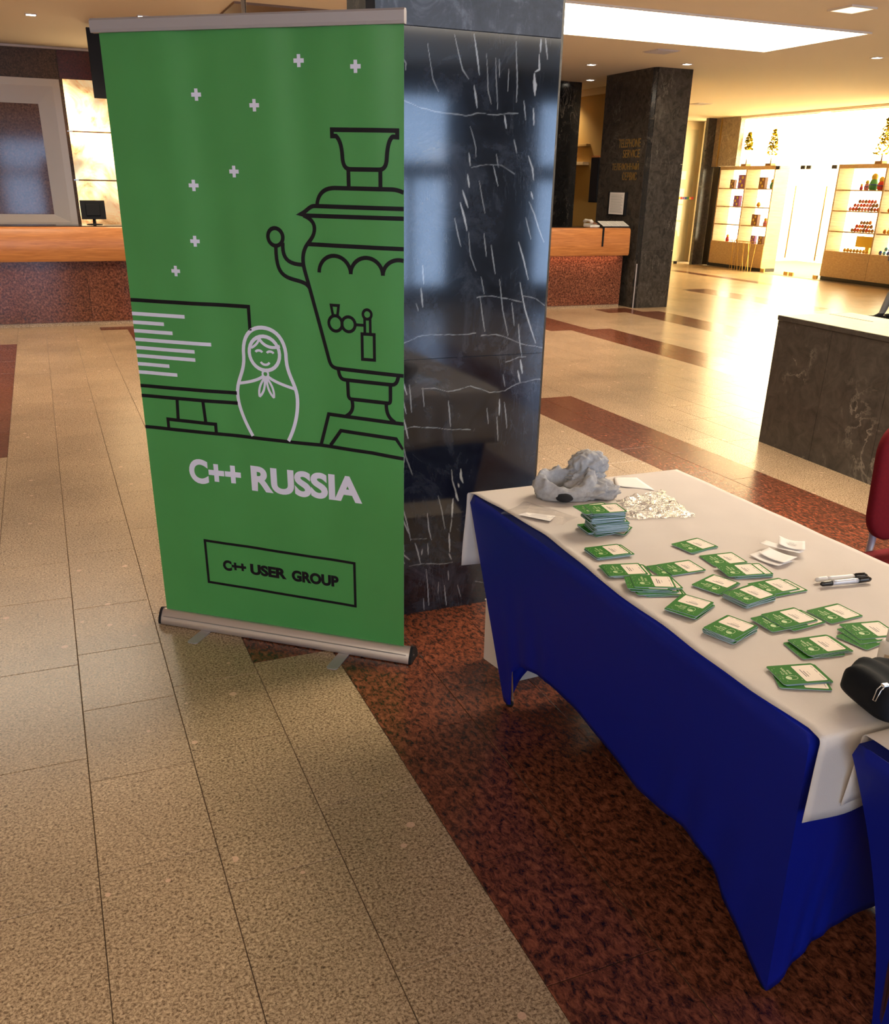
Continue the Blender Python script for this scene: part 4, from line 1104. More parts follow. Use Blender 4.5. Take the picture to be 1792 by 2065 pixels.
def sheet(pts, z, label, cat='paper', lift=0.0, name='paper_slip', grp=None, lines=False):
    n = 8; A, B, C, D = [Vector(p) for p in pts]; vs = []; fs = []
    for j in range(n+1):
        for i in range(n+1):
            s, t = i/n, j/n; p = A.lerp(B, s).lerp(D.lerp(C, s), t)
            vs.append((p.x, p.y, z+lift*(abs(s-0.5)*2)**2))
    for j in range(n):
        for i in range(n): a = j*(n+1)+i; fs.append((a, a+1, a+n+2, a+n+1))
    me = mesh_from(name, vs, fs, 'paper', True)
    if lines:
        t = thing(name, label, cat, (pts[0][0], pts[0][1], z), group=grp)
        o = link('sheet', me, t)
        lm = MB()
        for k, (a, b) in enumerate(((0.35, 0.65), (0.30, 0.70), (0.40, 0.6))):
            t0 = 0.35+0.13*k
            q = [A.lerp(B, s).lerp(D.lerp(C, s), tt) for s, tt in ((a, t0), (b, t0), (b, t0+0.035), (a, t0+0.035))]
            lm.add([(p.x, p.y, z+0.0009+lift*0.12) for p in q], [(0, 1, 2, 3)])
        lm.obj('print', 'paper_ink', t)
    else:
        t = o = link(name, me); tag(o, label, cat, grp)
    sd = o.modifiers.new('thickness', 'SOLIDIFY'); sd.thickness = 0.0003
    return t
sheet([(1.575, 2.330), (1.668, 2.250), (1.690, 2.385), (1.620, 2.412)], TB+0.001, 'blank white sheet of paper lying behind the grey jersey', name='paper_sheet')
g = 'cut white paper slips near the markers'
sheet([(1.574, 1.694), (1.592, 1.606), (1.650, 1.618), (1.620, 1.706)], TB+0.001, 'curled blank white slip at the bottom of the loose paper slips', lift=0.004, grp=g)
sheet([(1.598, 1.688), (1.612, 1.607), (1.672, 1.628), (1.650, 1.708)], TB+0.006, 'curled blank white slip lying across the lowest paper slip', lift=0.004, grp=g)
sheet([(1.640, 1.735), (1.690, 1.640), (1.712, 1.648), (1.672, 1.745)], TB+0.0115, 'narrow blank white slip lying under the printed one', lift=0.002, grp=g)
sheet([(1.672, 1.700), (1.706, 1.640), (1.752, 1.690), (1.716, 1.748)], TB+0.0145, 'white slip with three printed lines, topmost of the loose slips', lift=0.006, grp=g, lines=True)

def marker(name, p0, p1, z, body, cap, label, r=0.0062):
    p0 = Vector((p0[0], p0[1], z)); p1 = Vector((p1[0], p1[1], z)); L = (p1-p0).length
    t = thing(name, label, 'marker', p0)
    d = (p1-p0)/L
    def seg(a, b, ra, rb, mat, nm):
        pts = [p0+d*(a+(b-a)*k/6) for k in range(7)]
        return MB().tube(pts, [ra+(rb-ra)*k/6 for k in range(7)], 20).obj(nm, mat, t, True)
    seg(0.030, L-0.038, r, r, body, 'barrel')
    seg(0.004, 0.030, r*0.95, r*1.10, cap[0], 'end_plug'); seg(0, 0.004, r*0.5, r*0.95, cap[0], 'end_tip')
    cp = seg(L-0.038, L-0.006, r*1.12, r*1.05, cap[1], 'cap'); seg(L-0.006, L, r*1.05, r*0.55, cap[1], 'cap_tip')
    s = d.cross(Vector((0, 0, 1)))
    m = MB(); m.box(0, 0.026, -0.0015, 0.0015, 0, 0.0018)
    m.xform(lambda v: p1-d*0.008-d*v.x+s*v.y+Vector((0, 0, r*1.05+v.z))).obj('clip', cap[1], cp, False, True)
marker('marker_pen', (1.604, 1.474), (1.744, 1.456), TB+0.0074, 'marker_silver', ('black_gloss', 'black_gloss'), 'silver marker pen with black cap and black end plug')
marker('marker_pen', (1.612, 1.500), (1.752, 1.476), TB+0.0074, 'bottle_white', ('bottle_white', 'black_gloss'), 'white marker pen with black cap lying alongside the silver one')

# white bottle
QX, QY = 1.449, 1.130
bt = thing('bottle', 'small white plastic bottle with a barcode label behind the black pouch', 'bottle', (QX, QY, TB))
bbd = MB().lathe([(0.014, 0), (0.018, 0.003), (0.019, 0.008), (0.019, 0.040), (0.016, 0.047), (0.0105, 0.050)], 32, (QX, QY, TB)).obj('body', 'bottle_white', bt, True)
MB().lathe([(0.0105, 0.050), (0.0105, 0.074), (0.008, 0.078), (0.003, 0.079)], 24, (QX, QY, TB)).obj('cap', 'bottle_white', bt, True)
vs = []; fs = []
a0 = math.radians(200)
for k in range(9):
    a = a0+math.radians(40)*k/8
    for zz in (0.007, 0.026): vs.append((QX+0.0193*math.cos(a), QY+0.0193*math.sin(a), TB+zz))
for k in range(8): fs.append((2*k, 2*k+2, 2*k+3, 2*k+1))
MB().add(vs, fs).obj('barcode_label', 'bottle_label', bbd, True, True)

# black zipped pouch lying over the gap between the two tables
def pouch():
    cx, cy = 1.402, 0.974; ang = math.radians(-10)
    z0 = TB+0.0075
    t = thing('zip_pouch', 'black fabric zip pouch lying across the gap between the tables', 'pouch', (cx, cy, z0))
    L, Wd, H = 0.33, 0.155, 0.072
    def P(x, y, z): return Vector((cx+x*math.cos(ang)-y*math.sin(ang), cy+x*math.sin(ang)+y*math.cos(ang), z0+z))
    nu, nv = 48, 40; vs = []; fs = []
    for i in range(nu+1):
        s = -1+2*i/nu; e = abs(s)
        k = (1-e**12)**0.45 if e < 1 else 0
        hw = Wd/2*(0.72+0.28*k)*(1-0.06*e); hh = H/2*(0.55+0.45*k)*(1-0.12*e)
        if i in (0, nu): hw *= 0.92; hh *= 0.9
        for j in range(nv):
            a = 2*PI*j/nv
            c, sn = math.cos(a), math.sin(a)
            q = 0.5
            y = hw*math.copysign(abs(c)**q, c); zz = hh*math.copysign(abs(sn)**q, sn)
            cr = 0.004*math.sin(s*9+a*2)*k+0.003*math.sin(s*21-a*3)*k
            groove = -0.004*math.exp(-((y+0.032)/0.007)**2) if sn > 0.3 else 0
            vs.append(P(L/2*s, y+cr*c, max(0, H/2*0.98+zz+(cr if sn > -0.2 else 0)+groove)))
    for i in range(nu):
        for j in range(nv): fs.append((i*nv+j, (i+1)*nv+j, (i+1)*nv+(j+1) % nv, i*nv+(j+1) % nv))
    fs.append(tuple(range(nv))); fs.append(tuple(nu*nv+j for j in range(nv))[::-1])
    link('body', mesh_from('body', vs, fs, 'pouch_black', True), t)
    m = MB()
    for k in range(58):
        x = -0.135+k*0.0045
        m.box(x, x+0.0022, -0.0365, -0.0285, H-0.0060, H-0.0030)
    m.xform(lambda v: P(v.x, v.y, v.z)).obj('zip_teeth', 'black_gloss', t)
    sl = MB().box(-0.152, -0.138, -0.0380, -0.0270, H-0.012, H-0.001, 0, 0.002).xform(lambda v: P(v.x, v.y, v.z)).obj('zip_slider', 'steel', t)
    pl = [(-0.150, -0.037, H-0.004), (-0.158, -0.039, H-0.009), (-0.166, -0.042, H-0.028), (-0.167, -0.036, H-0.029), (-0.160, -0.032, H-0.010), (-0.150, -0.030, H-0.004)]
    MB().tube([P(*p) for p in pl], 0.0012, 8).obj('zip_pull', 'steel', sl, True, True)
pouch()

# cream carton behind the far table end
bx0 = thing('carton', 'cream cardboard box on the floor behind the far table end', 'box', (1.47, 2.56, 0))
cm = lambda m: m.xform(lambda v: Vector((1.335+v.x*0.985-v.y*0.174, 2.475+v.x*0.05+v.y*0.985, v.z)))
cm(box(0, 0.30, 0, 0.20, 0, 0.24)).obj('body', 'carton', bx0)
cm(box(-0.003, 0.303, -0.003, 0.099, 0.240, 0.244)).obj('flap', 'carton', bx0); cm(box(-0.003, 0.303, 0.101, 0.203, 0.240, 0.244)).obj('flap', 'carton', bx0)

# red chair behind the table
def chair(cx, cy, rz):
    t = thing('red_chair', 'red upholstered chair with grey metal back brackets behind the badge table', 'chair', (cx, cy, 0), rz)
    # local frame: +y is the direction the sitter faces
    def cushion(nm, w, d, h, z, y, mat, bulge=0.015, n=24, r=0.10, vertical=False):
        poly = rrect(w, d, r, 8); vs = []; fs = []
        rings = [(0.90, 0), (1.0, 0.25), (1.0, 0.7), (0.96, 0.92), (0.85, 1.0), (0.45, 1.15), (0.0, 1.2)]
        k = len(poly)
        for sc, hz in rings:
            for px, py in poly:
                a, b, c = px*sc if sc else 0, py*sc if sc else 0, h*hz
                vs.append((a*(1-0.55*(b+d/2)), y-c-0.16*(b+d/2), z+b) if vertical else (a, y+b, z+c))
        for i in range(len(rings)-1):
            for j in range(k): fs.append((i*k+j, i*k+(j+1) % k, (i+1)*k+(j+1) % k, (i+1)*k+j))
        fs.append(tuple(range(k))[::-1])
        return link(nm, mesh_from(nm, vs, fs, mat, True), t, True)
    cushion('seat', 0.54, 0.46, 0.055, 0.360, 0.0, 'red_fabric', r=0.09)
    b = cushion('backrest', 0.38, 0.40, -0.045, 0.675, -0.195, 'red_fabric', r=0.10, vertical=True)
    for s in (-1, 1):
        MB().tube([(s*0.085, -0.12, 0.352), (s*0.085, -0.235, 0.360), (s*0.080, -0.235, 0.45), (s*0.07, -0.270, 0.75)], [0.014]*4, 8).obj('back_bracket', 'aluminium_matt', t, True, True)
        MB().tube([(s*0.20, 0.18, 0.0), (s*0.185, 0.15, 0.350)], 0.012, 10).obj('leg', 'aluminium_matt', t, True, True)
        MB().tube([(s*0.20, -0.22, 0.0), (s*0.185, -0.16, 0.350)], 0.012, 10).obj('leg', 'aluminium_matt', t, True, True)
    MB().box(-0.19, 0.19, -0.18, 0.17, 0.345, 0.360).obj('seat_pan', 'black_plastic', t, False, True)
    return t
chair(2.735, 2.015, math.radians(180))

# ------------------------------------------------------------------ reception
def counter(x0, x1, yf, name, label, y_back=12.62):
    t = thing(name, label, 'counter', ((x0+x1)/2, yf, 0))
    box(x0, x1, yf+0.17, y_back-0.05, 0.0, 0.735).obj('base', 'granite_counter', t)
    n = int((x1-x0)/1.55)
    for k in range(n):
        a = x0+(x1-x0)*k/n; b = x0+(x1-x0)*(k+1)/n
        box(a+0.003, b-0.003, yf+0.145, yf+0.17, 0.045, 0.735).obj('stone_panel', 'granite_counter', t)
    box(x0, x1, yf+0.155, yf+0.17, 0.0, 0.045).obj('plinth', 'granite_cream', t)
    b = MB(); pr = [(0.0, 0.765), (0.02, 0.735), (0.30, 0.735), (0.30, 1.098), (0.06, 1.108), (0.025, 1.100), (0.008, 1.075)]
    n = len(pr)
    b.add([(x0, yf+y, z) for y, z in pr]+[(x1, yf+y, z) for y, z in pr], [tuple(range(n))[::-1], tuple(range(n, 2*n))]+[(i, (i+1) % n, (i+1) % n+n, i+n) for i in range(n)])
    autosmooth(b.obj('fascia', 'wood_counter', t), 40)
    box(x0, x1, yf+0.30, y_back, 1.070, 1.107).obj('worktop', 'black_gloss', t)
    return t
counter(-5.9, 5.2, 11.88, 'reception_counter', 'long reception counter with polished wood fascia and red granite front')
tc = counter(6.2, 7.86, 11.88, 'telephone_counter', 'short wood-fronted counter with red granite base against the telephone column')
ld = bpy.data.lights.new('counter_strip_lamp', 'AREA'); ld.shape = 'RECTANGLE'; ld.size = 1.5; ld.size_y = 0.03; ld.energy = 2.6; ld.color = (1.0, 0.62, 0.38)
lo = bpy.data.objects.new('counter_strip_lamp', ld); COL.objects.link(lo); lo.location = (7.03, 11.965, 0.732); lo.parent = tc; lo.matrix_parent_inverse = WM[tc.name].inverted()
# framed stone panel on the reception wall
YW = 14.17
fr = thing('framed_panel', 'polished brown stone panel in a deep grey-white frame behind the reception', 'wall panel', (-1.6, YW, 1.9))
X0, X1, Z0, Z1 = -3.7, 0.502, 1.00, 2.765
def bevel_frame(o, i, yo, yi, mat, nm):
    (ax0, ax1, az0, az1), (bx0, bx1, bz0, bz1) = o, i
    P = [(ax0, yo, az0), (ax1, yo, az0), (ax1, yo, az1), (ax0, yo, az1), (bx0, yi, bz0), (bx1, yi, bz0), (bx1, yi, bz1), (bx0, yi, bz1)]
    for nme, f in (('frame_rail', (0, 1, 5, 4)), ('frame_stile', (1, 2, 6, 5)), ('frame_rail', (2, 3, 7, 6)), ('frame_stile', (3, 0, 4, 7))):
        vs = [P[k] for k in f]; m = MB(); m.add(vs+[(x, YW, z) for x, y, z in vs], [(0, 1, 2, 3), (7, 6, 5, 4), (4, 5, 1, 0), (5, 6, 2, 1), (6, 7, 3, 2), (7, 4, 0, 3)])
        m.obj(nm+nme, mat, fr)
bevel_frame((X0, X1, Z0, Z1), (X0+0.085, X1-0.085, Z0+0.075, Z1-0.085), YW-0.075, YW-0.085, 'frame_white', 'outer_')
bevel_frame((X0+0.085, X1-0.085, Z0+0.075, Z1-0.085), (X0+0.285, X1-0.285, Z0+0.17, Z1-0.285), YW-0.085, YW-0.012, 'frame_white', 'inner_')
box(X0+0.28, X1-0.28, YW-0.010, YW-0.002, Z0+0.165, Z1-0.28).obj('stone_face', 'granite_mirror', fr)
# red stone band and backlit onyx panels
tag(box(0.52, 5.2, YW-0.02, YW-0.001, 2.785, CEIL-0.03).obj('stone_band', 'granite_maroon'), 'dark maroon stone band above the glowing onyx panels', 'stone band')
tag(box(-5.9, 5.2, YW-0.05, YW-0.001, CEIL-0.028, CEIL-0.002).obj('ceiling_cornice', 'frame_white'), 'thin pale cornice strip along the reception wall top', 'cornice')
for (za, zb), lb in (((2.185, 2.775), 'glowing onyx panel, topmost of three behind the reception'), ((1.605, 2.168), 'glowing onyx panel, middle of three behind the reception'), ((1.0, 1.588), 'glowing onyx panel, lowest of three behind the reception')):
    t = thing('onyx_panel', lb, 'light panel', (1.4, YW, za))
    for a, b in ((0.545, 1.60), (1.62, 2.68)):
        box(a, b, YW-0.060, YW-0.040, za, zb, 0.003).obj('onyx_slab', 'onyx', t)
    box(0.545, 2.68, YW-0.040, YW-0.001, za+0.02, zb-0.02).obj('backing', 'frame_white', t)
    for zz in (za-0.008,):
        box(0.520, 0.585, YW-0.085, YW-0.060, zz-0.0075, zz+0.0075, 0.002).obj('steel_clip', 'steel', t)
    
tv = thing('hanging_screen', 'black hanging screen above the reception counter beside the banner', 'screen', (1.35, 11.98, CEIL))
box(0.771, 1.93, 11.97, 12.01, 2.428, 3.10, 0.004).obj('panel', 'black_plastic', tv)
box(0.80, 1.90, 12.01, 12.03, 2.46, 3.07).obj('rear_cover', 'black_plastic', tv)
for x in (1.1, 1.6): MB().tube([(x, 11.99, 3.10), (x, 11.99, CEIL)], 0.012, 10).obj('hanger', 'steel', tv)
mo = thing('computer_monitor', 'black computer monitor seen from behind on the reception counter', 'monitor', (0.62, 12.50, 1.108))
m = MB(); m.box(-0.150, 0.150, -0.012, 0.012, 0.06, 0.27, 0, 0.004); m.xform(lambda v: Vector((0.630+v.x*0.94, 12.48+v.y+0.10*(v.z-0.1)+v.x*0.2, 1.108+v.z))).obj('housing', 'black_plastic', mo)
m = MB(); m.box(-0.085, 0.085, -0.026, -0.012, 0.10, 0.23, 0, 0.006); m.xform(lambda v: Vector((0.630+v.x*0.94, 12.48+v.y+0.10*(v.z-0.1)+v.x*0.2, 1.108+v.z))).obj('rear_bulge', 'black_plastic', mo)
MB().lathe([(0.09, 0), (0.09, 0.006), (0.02, 0.012), (0.018, 0.08)], 20, (0.63, 12.50, 1.108)).obj('stand', 'black_plastic', mo, True)

# ------------------------------------------------------------------ telephone column
tp = thing('telephone_column', 'dark stone column lettered Telephone Service in gold', 'column', (8.3, 12.47, 0))
c = 0.035
MB().prism([(8.004+c, 11.86), (8.61-c, 11.86), (8.61, 11.86+c), (8.61, 13.10), (8.004, 13.10), (8.004, 11.86+c)], 0, CEIL).obj('core', 'stone_black', tp)
for za, zb in ((0, 0.80), (0.803, 1.95), (1.953, CEIL)):
    box(7.998, 8.004, 11.86+c+0.012, 13.10, za, zb).obj('stone_panel', 'stone_dark', tp)
    box(8.004+c+0.012, 8.61-0.006, 11.853, 11.86, za, zb).obj('stone_panel', 'stone_dark', tp)
MB().tube([(8.012, 11.872, 0), (8.012, 11.872, 0.62)], 0.009, 8).obj('edge_guard', 'aluminium_matt', tp)
def col_text(txt, ya, yb, z0, z1):
    vs, fs = text_mesh(txt, 1.0, 0.0, extrude=0.01)
    vs = fit(vs, 0, abs(yb-ya), 0, z1-z0)
    m = MB(); m.add([(7.9965-0.2*v.z, ya-v.x, z0+v.y) for v in vs], fs); m.obj('gold_lettering', 'gold_letter', tp)
col_text('TELEPHONE', 12.616, 12.056, 2.165, 2.275)
col_text('SERVICE', 12.484, 12.056, 2.03, 2.135)
col_text('ТЕЛЕФОННЫЙ', 12.75, 12.050, 1.865, 1.985)
col_text('СЕРВИС', 12.446, 12.080, 1.735, 1.840)
nb = thing('notice_board', 'framed paper notice mounted on the telephone column', 'notice', (7.97, 12.5, 1.42))
box(7.965, 7.996, 12.255, 12.735, 1.262, 1.578, 0.003).obj('frame', 'black_plastic', nb)
box(7.9635, 7.965, 12.295, 12.690, 1.272, 1.570).obj('sheet', 'paper', nb); nsh = [o for o in nb.children if o.name.startswith('sheet')][0]
m = MB()
for k in range(16): m.box(7.963, 7.9635, 12.330+0.02*(k % 3), 12.655, 1.300+0.0155*k, 1.304+0.0155*k)
m.obj('print', 'paper_ink', nsh, False, True)
dk = thing('dark_cabinet', 'narrow dark wall cabinet on the back edge of the telephone column', 'cabinet', (8.0, 13.26, 1.45))
box(7.985, 8.10, 13.105, 13.34, 1.42, 2.05, 0.004).obj('body', 'black_plastic', dk)
box(7.979, 7.985, 13.12, 13.325, 1.44, 2.03).obj('door', 'black_gloss', dk)
box(7.985, 8.10, 13.105, 13.34, 2.05, 2.075).obj('top_board', 'wood_counter', dk)
for z in (1.5, 1.95): box(8.10, 8.13, 13.10, 13.12, z, z+0.03).obj('bracket', 'steel', dk)
# corridor end details
tag(box(7.80, 8.17, 14.10, 14.46, 0, CEIL-0.001).obj('corridor_post', 'stone_black'), 'black stone post at the corridor mouth behind the telephone counter', 'post')
ex = thing('exit_sign', 'small dark green exit sign hanging in the corridor', 'sign', (8.85, 17.0, 2.42))
box(8.78, 8.815, 16.55, 17.25, 2.36, 2.62, 0.004).obj('housing', 'wall_beige', ex)
box(8.776, 8.78, 16.62, 17.05, 2.40, 2.56).obj('face', 'paint_green', ex)
sh = thing('corridor_ledge', 'pale ledge running along the yellow corridor wall', 'ledge', (8.85, 16.9, 2.0))
box(8.70, 8.818, 14.8, 19.8, 1.98, 2.03, 0.006).obj('board', 'wall_beige', sh)
box(8.74, 8.818, 14.8, 19.8, 2.27, 2.31, 0.006).obj('upper_board', 'wall_yellow', sh)
# telephone, price list sheets and strap
ph = thing('telephone', 'cream desk telephone with handset on the telephone counter', 'telephone', (7.33, 12.02, 1.108))
m = MB(); m.box(-0.08, 0.08, -0.10, 0.10, 0, 0.05, 0, 0.012); m.xform(lambda v: Vector((7.33+v.x, 12.10+v.y, 1.1085+v.z*(0.6+2.2*(v.y+0.1))))).obj('body', 'phone_white', ph)
MB().tube([(7.27, 11.99, 1.175), (7.27, 12.02, 1.190), (7.27, 12.10, 1.198), (7.27, 12.18, 1.195), (7.27, 12.21, 1.180)], [0.022, 0.024, 0.016, 0.024, 0.022], 14).obj('handset', 'phone_white', ph, True)
m = MB()
for i in range(3):
    for j in range(4): m.box(7.325+i*0.024, 7.342+i*0.024, 12.045+j*0.026, 12.062+j*0.026, 1.152+0.0045*j, 1.164+0.0045*j)
m.obj('keypad', 'paint_brown', ph)
ps = thing('price_list', 'three printed cards in a stand beside the telephone', 'card stand', (7.6, 12.05, 1.108))
for k in range(3):
    m = MB(); m.box(0, 0.14, 0, 0.17, 0.030, 0.034); m.xform(lambda v, k=k: Vector((7.455+0.148*k+v.x, 11.985+v.y, 1.096+v.z+0.35*v.y))).obj('card', 'phone_white', ps)
m = MB()
for k in range(3):
    for j in range(5): m.box(0.148*k+0.02, 0.148*k+0.12, 0.02+0.028*j, 0.030+0.028*j, 0.034, 0.0345)
m.xform(lambda v: Vector((7.455+v.x, 11.985+v.y, 1.096+v.z+0.35*v.y))).obj('print', 'paper_ink', ps)
box(7.45, 7.90, 11.98, 12.16, 1.1085, 1.124).obj('stand', 'black_plastic', ps)
st = MB(); st.box(7.385, 7.412, 11.872, 11.8785, 0.86, 1.115).box(7.385, 7.412, 11.872, 11.99, 1.1085, 1.115)
tag(st.obj('phone_strap', 'black_plastic'), 'black strap hanging from the telephone over the wood fascia', 'strap')

# ------------------------------------------------------------------ stone kiosk block
kr = math.radians(-3.0)
kk = thing('stone_bench_block', 'low dark grey stone block with polished top in the middle of the lobby', 'stone block', (4.477, 4.912, 0))
def kf(v): return Vector((4.477+v.x*math.cos(kr)-v.y*math.sin(kr), 4.912+v.x*math.sin(kr)+v.y*math.cos(kr), v.z))
MB().box(0.012, 0.60, -2.6, -0.012, 0, 0.826).xform(kf).obj('core', 'stone_black', kk)
ya = 0.0
for k in range(5):
    yb = -0.515*(k+1)
    MB().box(0, 0.012, yb+0.0015, -0.515*k-(0.0015 if k else 0), 0.0, 0.826).xform(kf).obj('stone_panel', 'stone_kiosk', kk)
MB().box(0.0, 0.60, -0.012, 0, 0.0, 0.826).xform(kf).obj('stone_panel', 'stone_kiosk', kk)
MB().box(-0.006, 0.606, -2.6, 0.006, 0.828, 0.860, 0, 0.004).xform(kf).obj('top_slab', 'stone_kiosk', kk)
MB().box(0.385, 0.397, -0.42, -0.03, 0.8600, 0.8612).xform(kf).obj('slot', 'frame_dark', kk)

# ------------------------------------------------------------------ souvenir shop
SX = 14.65
for y0, y1, lb in ((12.8, 15.9, 'long glowing ceiling panel inside the shop behind the shelf with souvenir heaps'), (16.2, 19.4, 'long glowing ceiling panel inside the shop behind the glass door')):
    t = thing('shop_light', lb, 'ceiling light', (16.5, (y0+y1)/2, CEIL))
    box(15.0, 18.0, y0, y1, CEIL-0.03, CEIL-0.012).obj('diffuser', 'lamp_shop', t)
    box(14.96, 15.0, y0, y1, CEIL-0.035, CEIL).obj('frame', 'wall_white', t); box(18.0, 18.04, y0, y1, CEIL-0.035, CEIL).obj('frame', 'wall_white', t)
slab('trim_2', 14.58, 14.70, 12.6, 18.16, CEIL-0.045, CEIL, 'wall_white')
# dark column beside the shop and stone slab above
cl = thing('shop_column', 'dark marble column between the glass door and the souvenir shop', 'column', (14.55, 19.15, 0))
box(14.38, 14.88, 18.985, 19.10, 0, CEIL).obj('core', 'stone_dark', cl)
box(14.372, 14.38, 18.99, 19.095, 0, 2.12).obj('stone_panel', 'stone_dark', cl)
box(14.372, 14.38, 18.99, 19.095, 2.125, CEIL).obj('stone_panel', 'stone_dark', cl)
sp = thing('stone_header', 'pale brown stone slab above the dark glass at the shop corner', 'stone slab', (14.62, 18.5, 2.13))
box(14.60, 14.72, 18.16, 18.80, 2.143, CEIL-0.001).obj('slab', 'stone_light', sp)
box(14.58, 14.70, 18.80, 18.98, 2.13, CEIL-0.001).obj('side_slab', 'stone_light', sp)
box(14.572, 14.60, 18.79, 18.81, 2.13, CEIL-0.001).obj('brass_strip', 'brass', sp)
dg = thing('corner_window', 'dark glass side window between shop column and souvenir shelf', 'window', (14.66, 18.85, 0))
box(14.655, 14.665, 18.76, 18.975, 0.01, 2.12).obj('pane', 'dark_glass', dg)
box(14.64, 14.68, 18.74, 18.76, 0, 2.13).obj('frame', 'frame_dark', dg); box(14.64, 14.68, 18.76, 18.975, 2.12, 2.13).obj('frame', 'frame_dark', dg)
def lit_shelf(y0, y1, cols, label):
    t = thing('display_shelf', label, 'shelf', (SX+0.2, (y0+y1)/2, 0))
    zt = 2.14; zb = 0.56; dep = 0.38; w = 0.035
    box(SX, SX+dep, y0, y1, 0.07, zb).obj('cabinet', 'wood_shelf', t)
    box(SX+0.02, SX+dep, y0, y1, 0.0, 0.07).obj('plinth', 'frame_dark', t)
    n = cols
    for k in range(n):
        a = y0+(y1-y0)*k/n; b = y0+(y1-y0)*(k+1)/n
        box(SX-0.012, SX, a+0.006, b-0.006, 0.08, zb-0.01).obj('cabinet_door', 'wood_shelf', t)
    box(SX, SX+dep, y0, y1, zt-0.075, zt).obj('top_board', 'wood_shelf', t)
    for k in range(n+1):
        c = y0+(y1-y0)*k/n; a, b = (c, c+w) if k == 0 else ((c-w, c) if k == n else (c-w/2, c+w/2))
        box(SX, SX+dep, a, b, zb, zt-0.075).obj('upright', 'wood_shelf', t)
    rows = [zb+(zt-0.075-zb)*k/4 for k in range(5)]
    for z in rows[1:4]:
        for k in range(n):
            a = y0+(y1-y0)*k/n+w; b = y0+(y1-y0)*(k+1)/n-w
            box(SX+0.005, SX+dep-0.01, a, b, z-0.022, z).obj('shelf_board', 'wood_shelf', t)
    box(SX+dep, SX+dep+0.02, y0, y1, zb, zt-0.03).obj('lit_back_panel', 'lamp_shelf', t)
    return [zb]+rows[1:4]
rowsA = lit_shelf(16.88, 18.73, 2, 'backlit wooden display shelf with painted boxes and two golden trees on top')
rowsB = lit_shelf(12.70, 15.10, 2, 'backlit wooden display shelf heaped with small painted souvenirs')
# souvenirs
def doll_proto(col, s):
    t = thing('souvenir_doll', '', 'souvenir'); 
    MB().lathe([(0.030, 0), (0.038, 0.015), (0.040, 0.045), (0.030, 0.078), (0.024, 0.088)], 16).obj('body', 'paint_'+col, t, True, True)
    MB().lathe([(0.024, 0.088), (0.029, 0.102), (0.027, 0.120), (0.015, 0.134), (0.003, 0.138)], 16).obj('head', 'paint_yellow' if col != 'yellow' else 'paint_red', t, True, True)
    MB().lathe([(0.0405, 0.040), (0.0412, 0.044), (0.0405, 0.048)], 16).obj('sash', 'paint_blue', t, True, True)
    t.scale = (s, s, s); return t
def box_proto(col):
    t = thing('souvenir_box', '', 'souvenir')
    MB().box(-0.045, 0.045, -0.10, 0.10, 0, 0.24, 0, 0.004).obj('case', 'paint_'+col, t, False, True)
    for k in range(3): MB().prism([(0.030*math.cos(2*PI*i/10), 0.030*math.sin(2*PI*i/10)) for i in range(10)], 0, 0.004).xform(lambda v, k=k: Vector((-0.0455-v.z*0.5, v.x+(0.03 if k % 2 else -0.03), 0.05+0.07*k+v.y))).obj('medallion', 'paint_yellow', t, False, True)
    return t
def egg_proto(col):
    t = thing('souvenir_egg', '', 'souvenir')
    MB().lathe([(0.004, 0), (0.030, 0.010), (0.040, 0.032), (0.036, 0.058), (0.022, 0.080), (0.003, 0.090)], 14).obj('shell', 'paint_'+col, t, True, True)
    MB().lathe([(0.0405, 0.028), (0.0415, 0.032), (0.0405, 0.036)], 14).obj('band', 'paint_yellow' if col != 'yellow' else 'paint_red', t, True, True)
    return t
protos = {('doll', c): doll_proto(c, 1.0) for c in ('red', 'pink', 'green')}
protos.update({('box', c): box_proto(c) for c in ('violet', 'brown')})
protos.update({('egg', c): egg_proto(c) for c in ('red', 'pink', 'orange', 'blue', 'brown', 'cyan', 'yellow')})
used = set()
def place(kind, col, y, z, s, label, group, x=SX+0.12, rz=0.0):
    p = protos[(kind, col)]
    if (kind, col) in used: p = copy_tree(p)
    used.add((kind, col))
    p.location = (x, y, z+0.0005); p.scale = (s, s, s); p.rotation_euler = (0, 0, rz)
    tag(p, label, 'souvenir', group)
LA, LB, LC = 18.73, 17.805, 16.88
ga = 'souvenirs on the shelf with the golden trees'
for kind, col, y, row, s, lb in (
    ('box', 'violet', 18.02, 3, 1.15, 'tall violet souvenir box with yellow medallions, biggest on the upper shelf'), ('box', 'brown', 18.35, 3, 0.75, 'small brown souvenir box beside the tall violet one'), ('doll', 'red', 17.875, 3, 0.85, 'red nesting doll beside the tall violet box'),
    ('box', 'brown', 17.35, 3, 0.95, 'brown souvenir box next to the green doll on the upper shelf'), ('doll', 'green', 17.05, 3, 1.4, 'green nesting doll on the upper shelf with the golden trees'),
    ('box', 'violet', 18.12, 2, 0.95, 'violet souvenir box standing alone on its shelf'), ('egg', 'yellow', 17.40, 2, 1.2, 'yellow painted egg standing alone on its shelf'),
    ('box', 'brown', 17.42, 1, 0.95, 'brown souvenir box on the middle shelf beside a pink doll'), ('doll', 'pink', 17.10, 1, 1.2, 'pink nesting doll beside a brown box on the middle shelf'),
    ('doll', 'red', 18.30, 0, 1.1, 'red nesting doll standing alone on the bottom shelf'), ('egg', 'orange', 17.95, 0, 0.9, 'orange painted egg on the bottom shelf'), ('box', 'violet', 17.40, 0, 0.70, 'violet souvenir box next to a brown one on the bottom shelf'), ('box', 'brown', 17.15, 0, 0.70, 'brown souvenir box next to a violet one on the bottom shelf')):
    place(kind, col, y, rowsA[row], s, lb, ga)
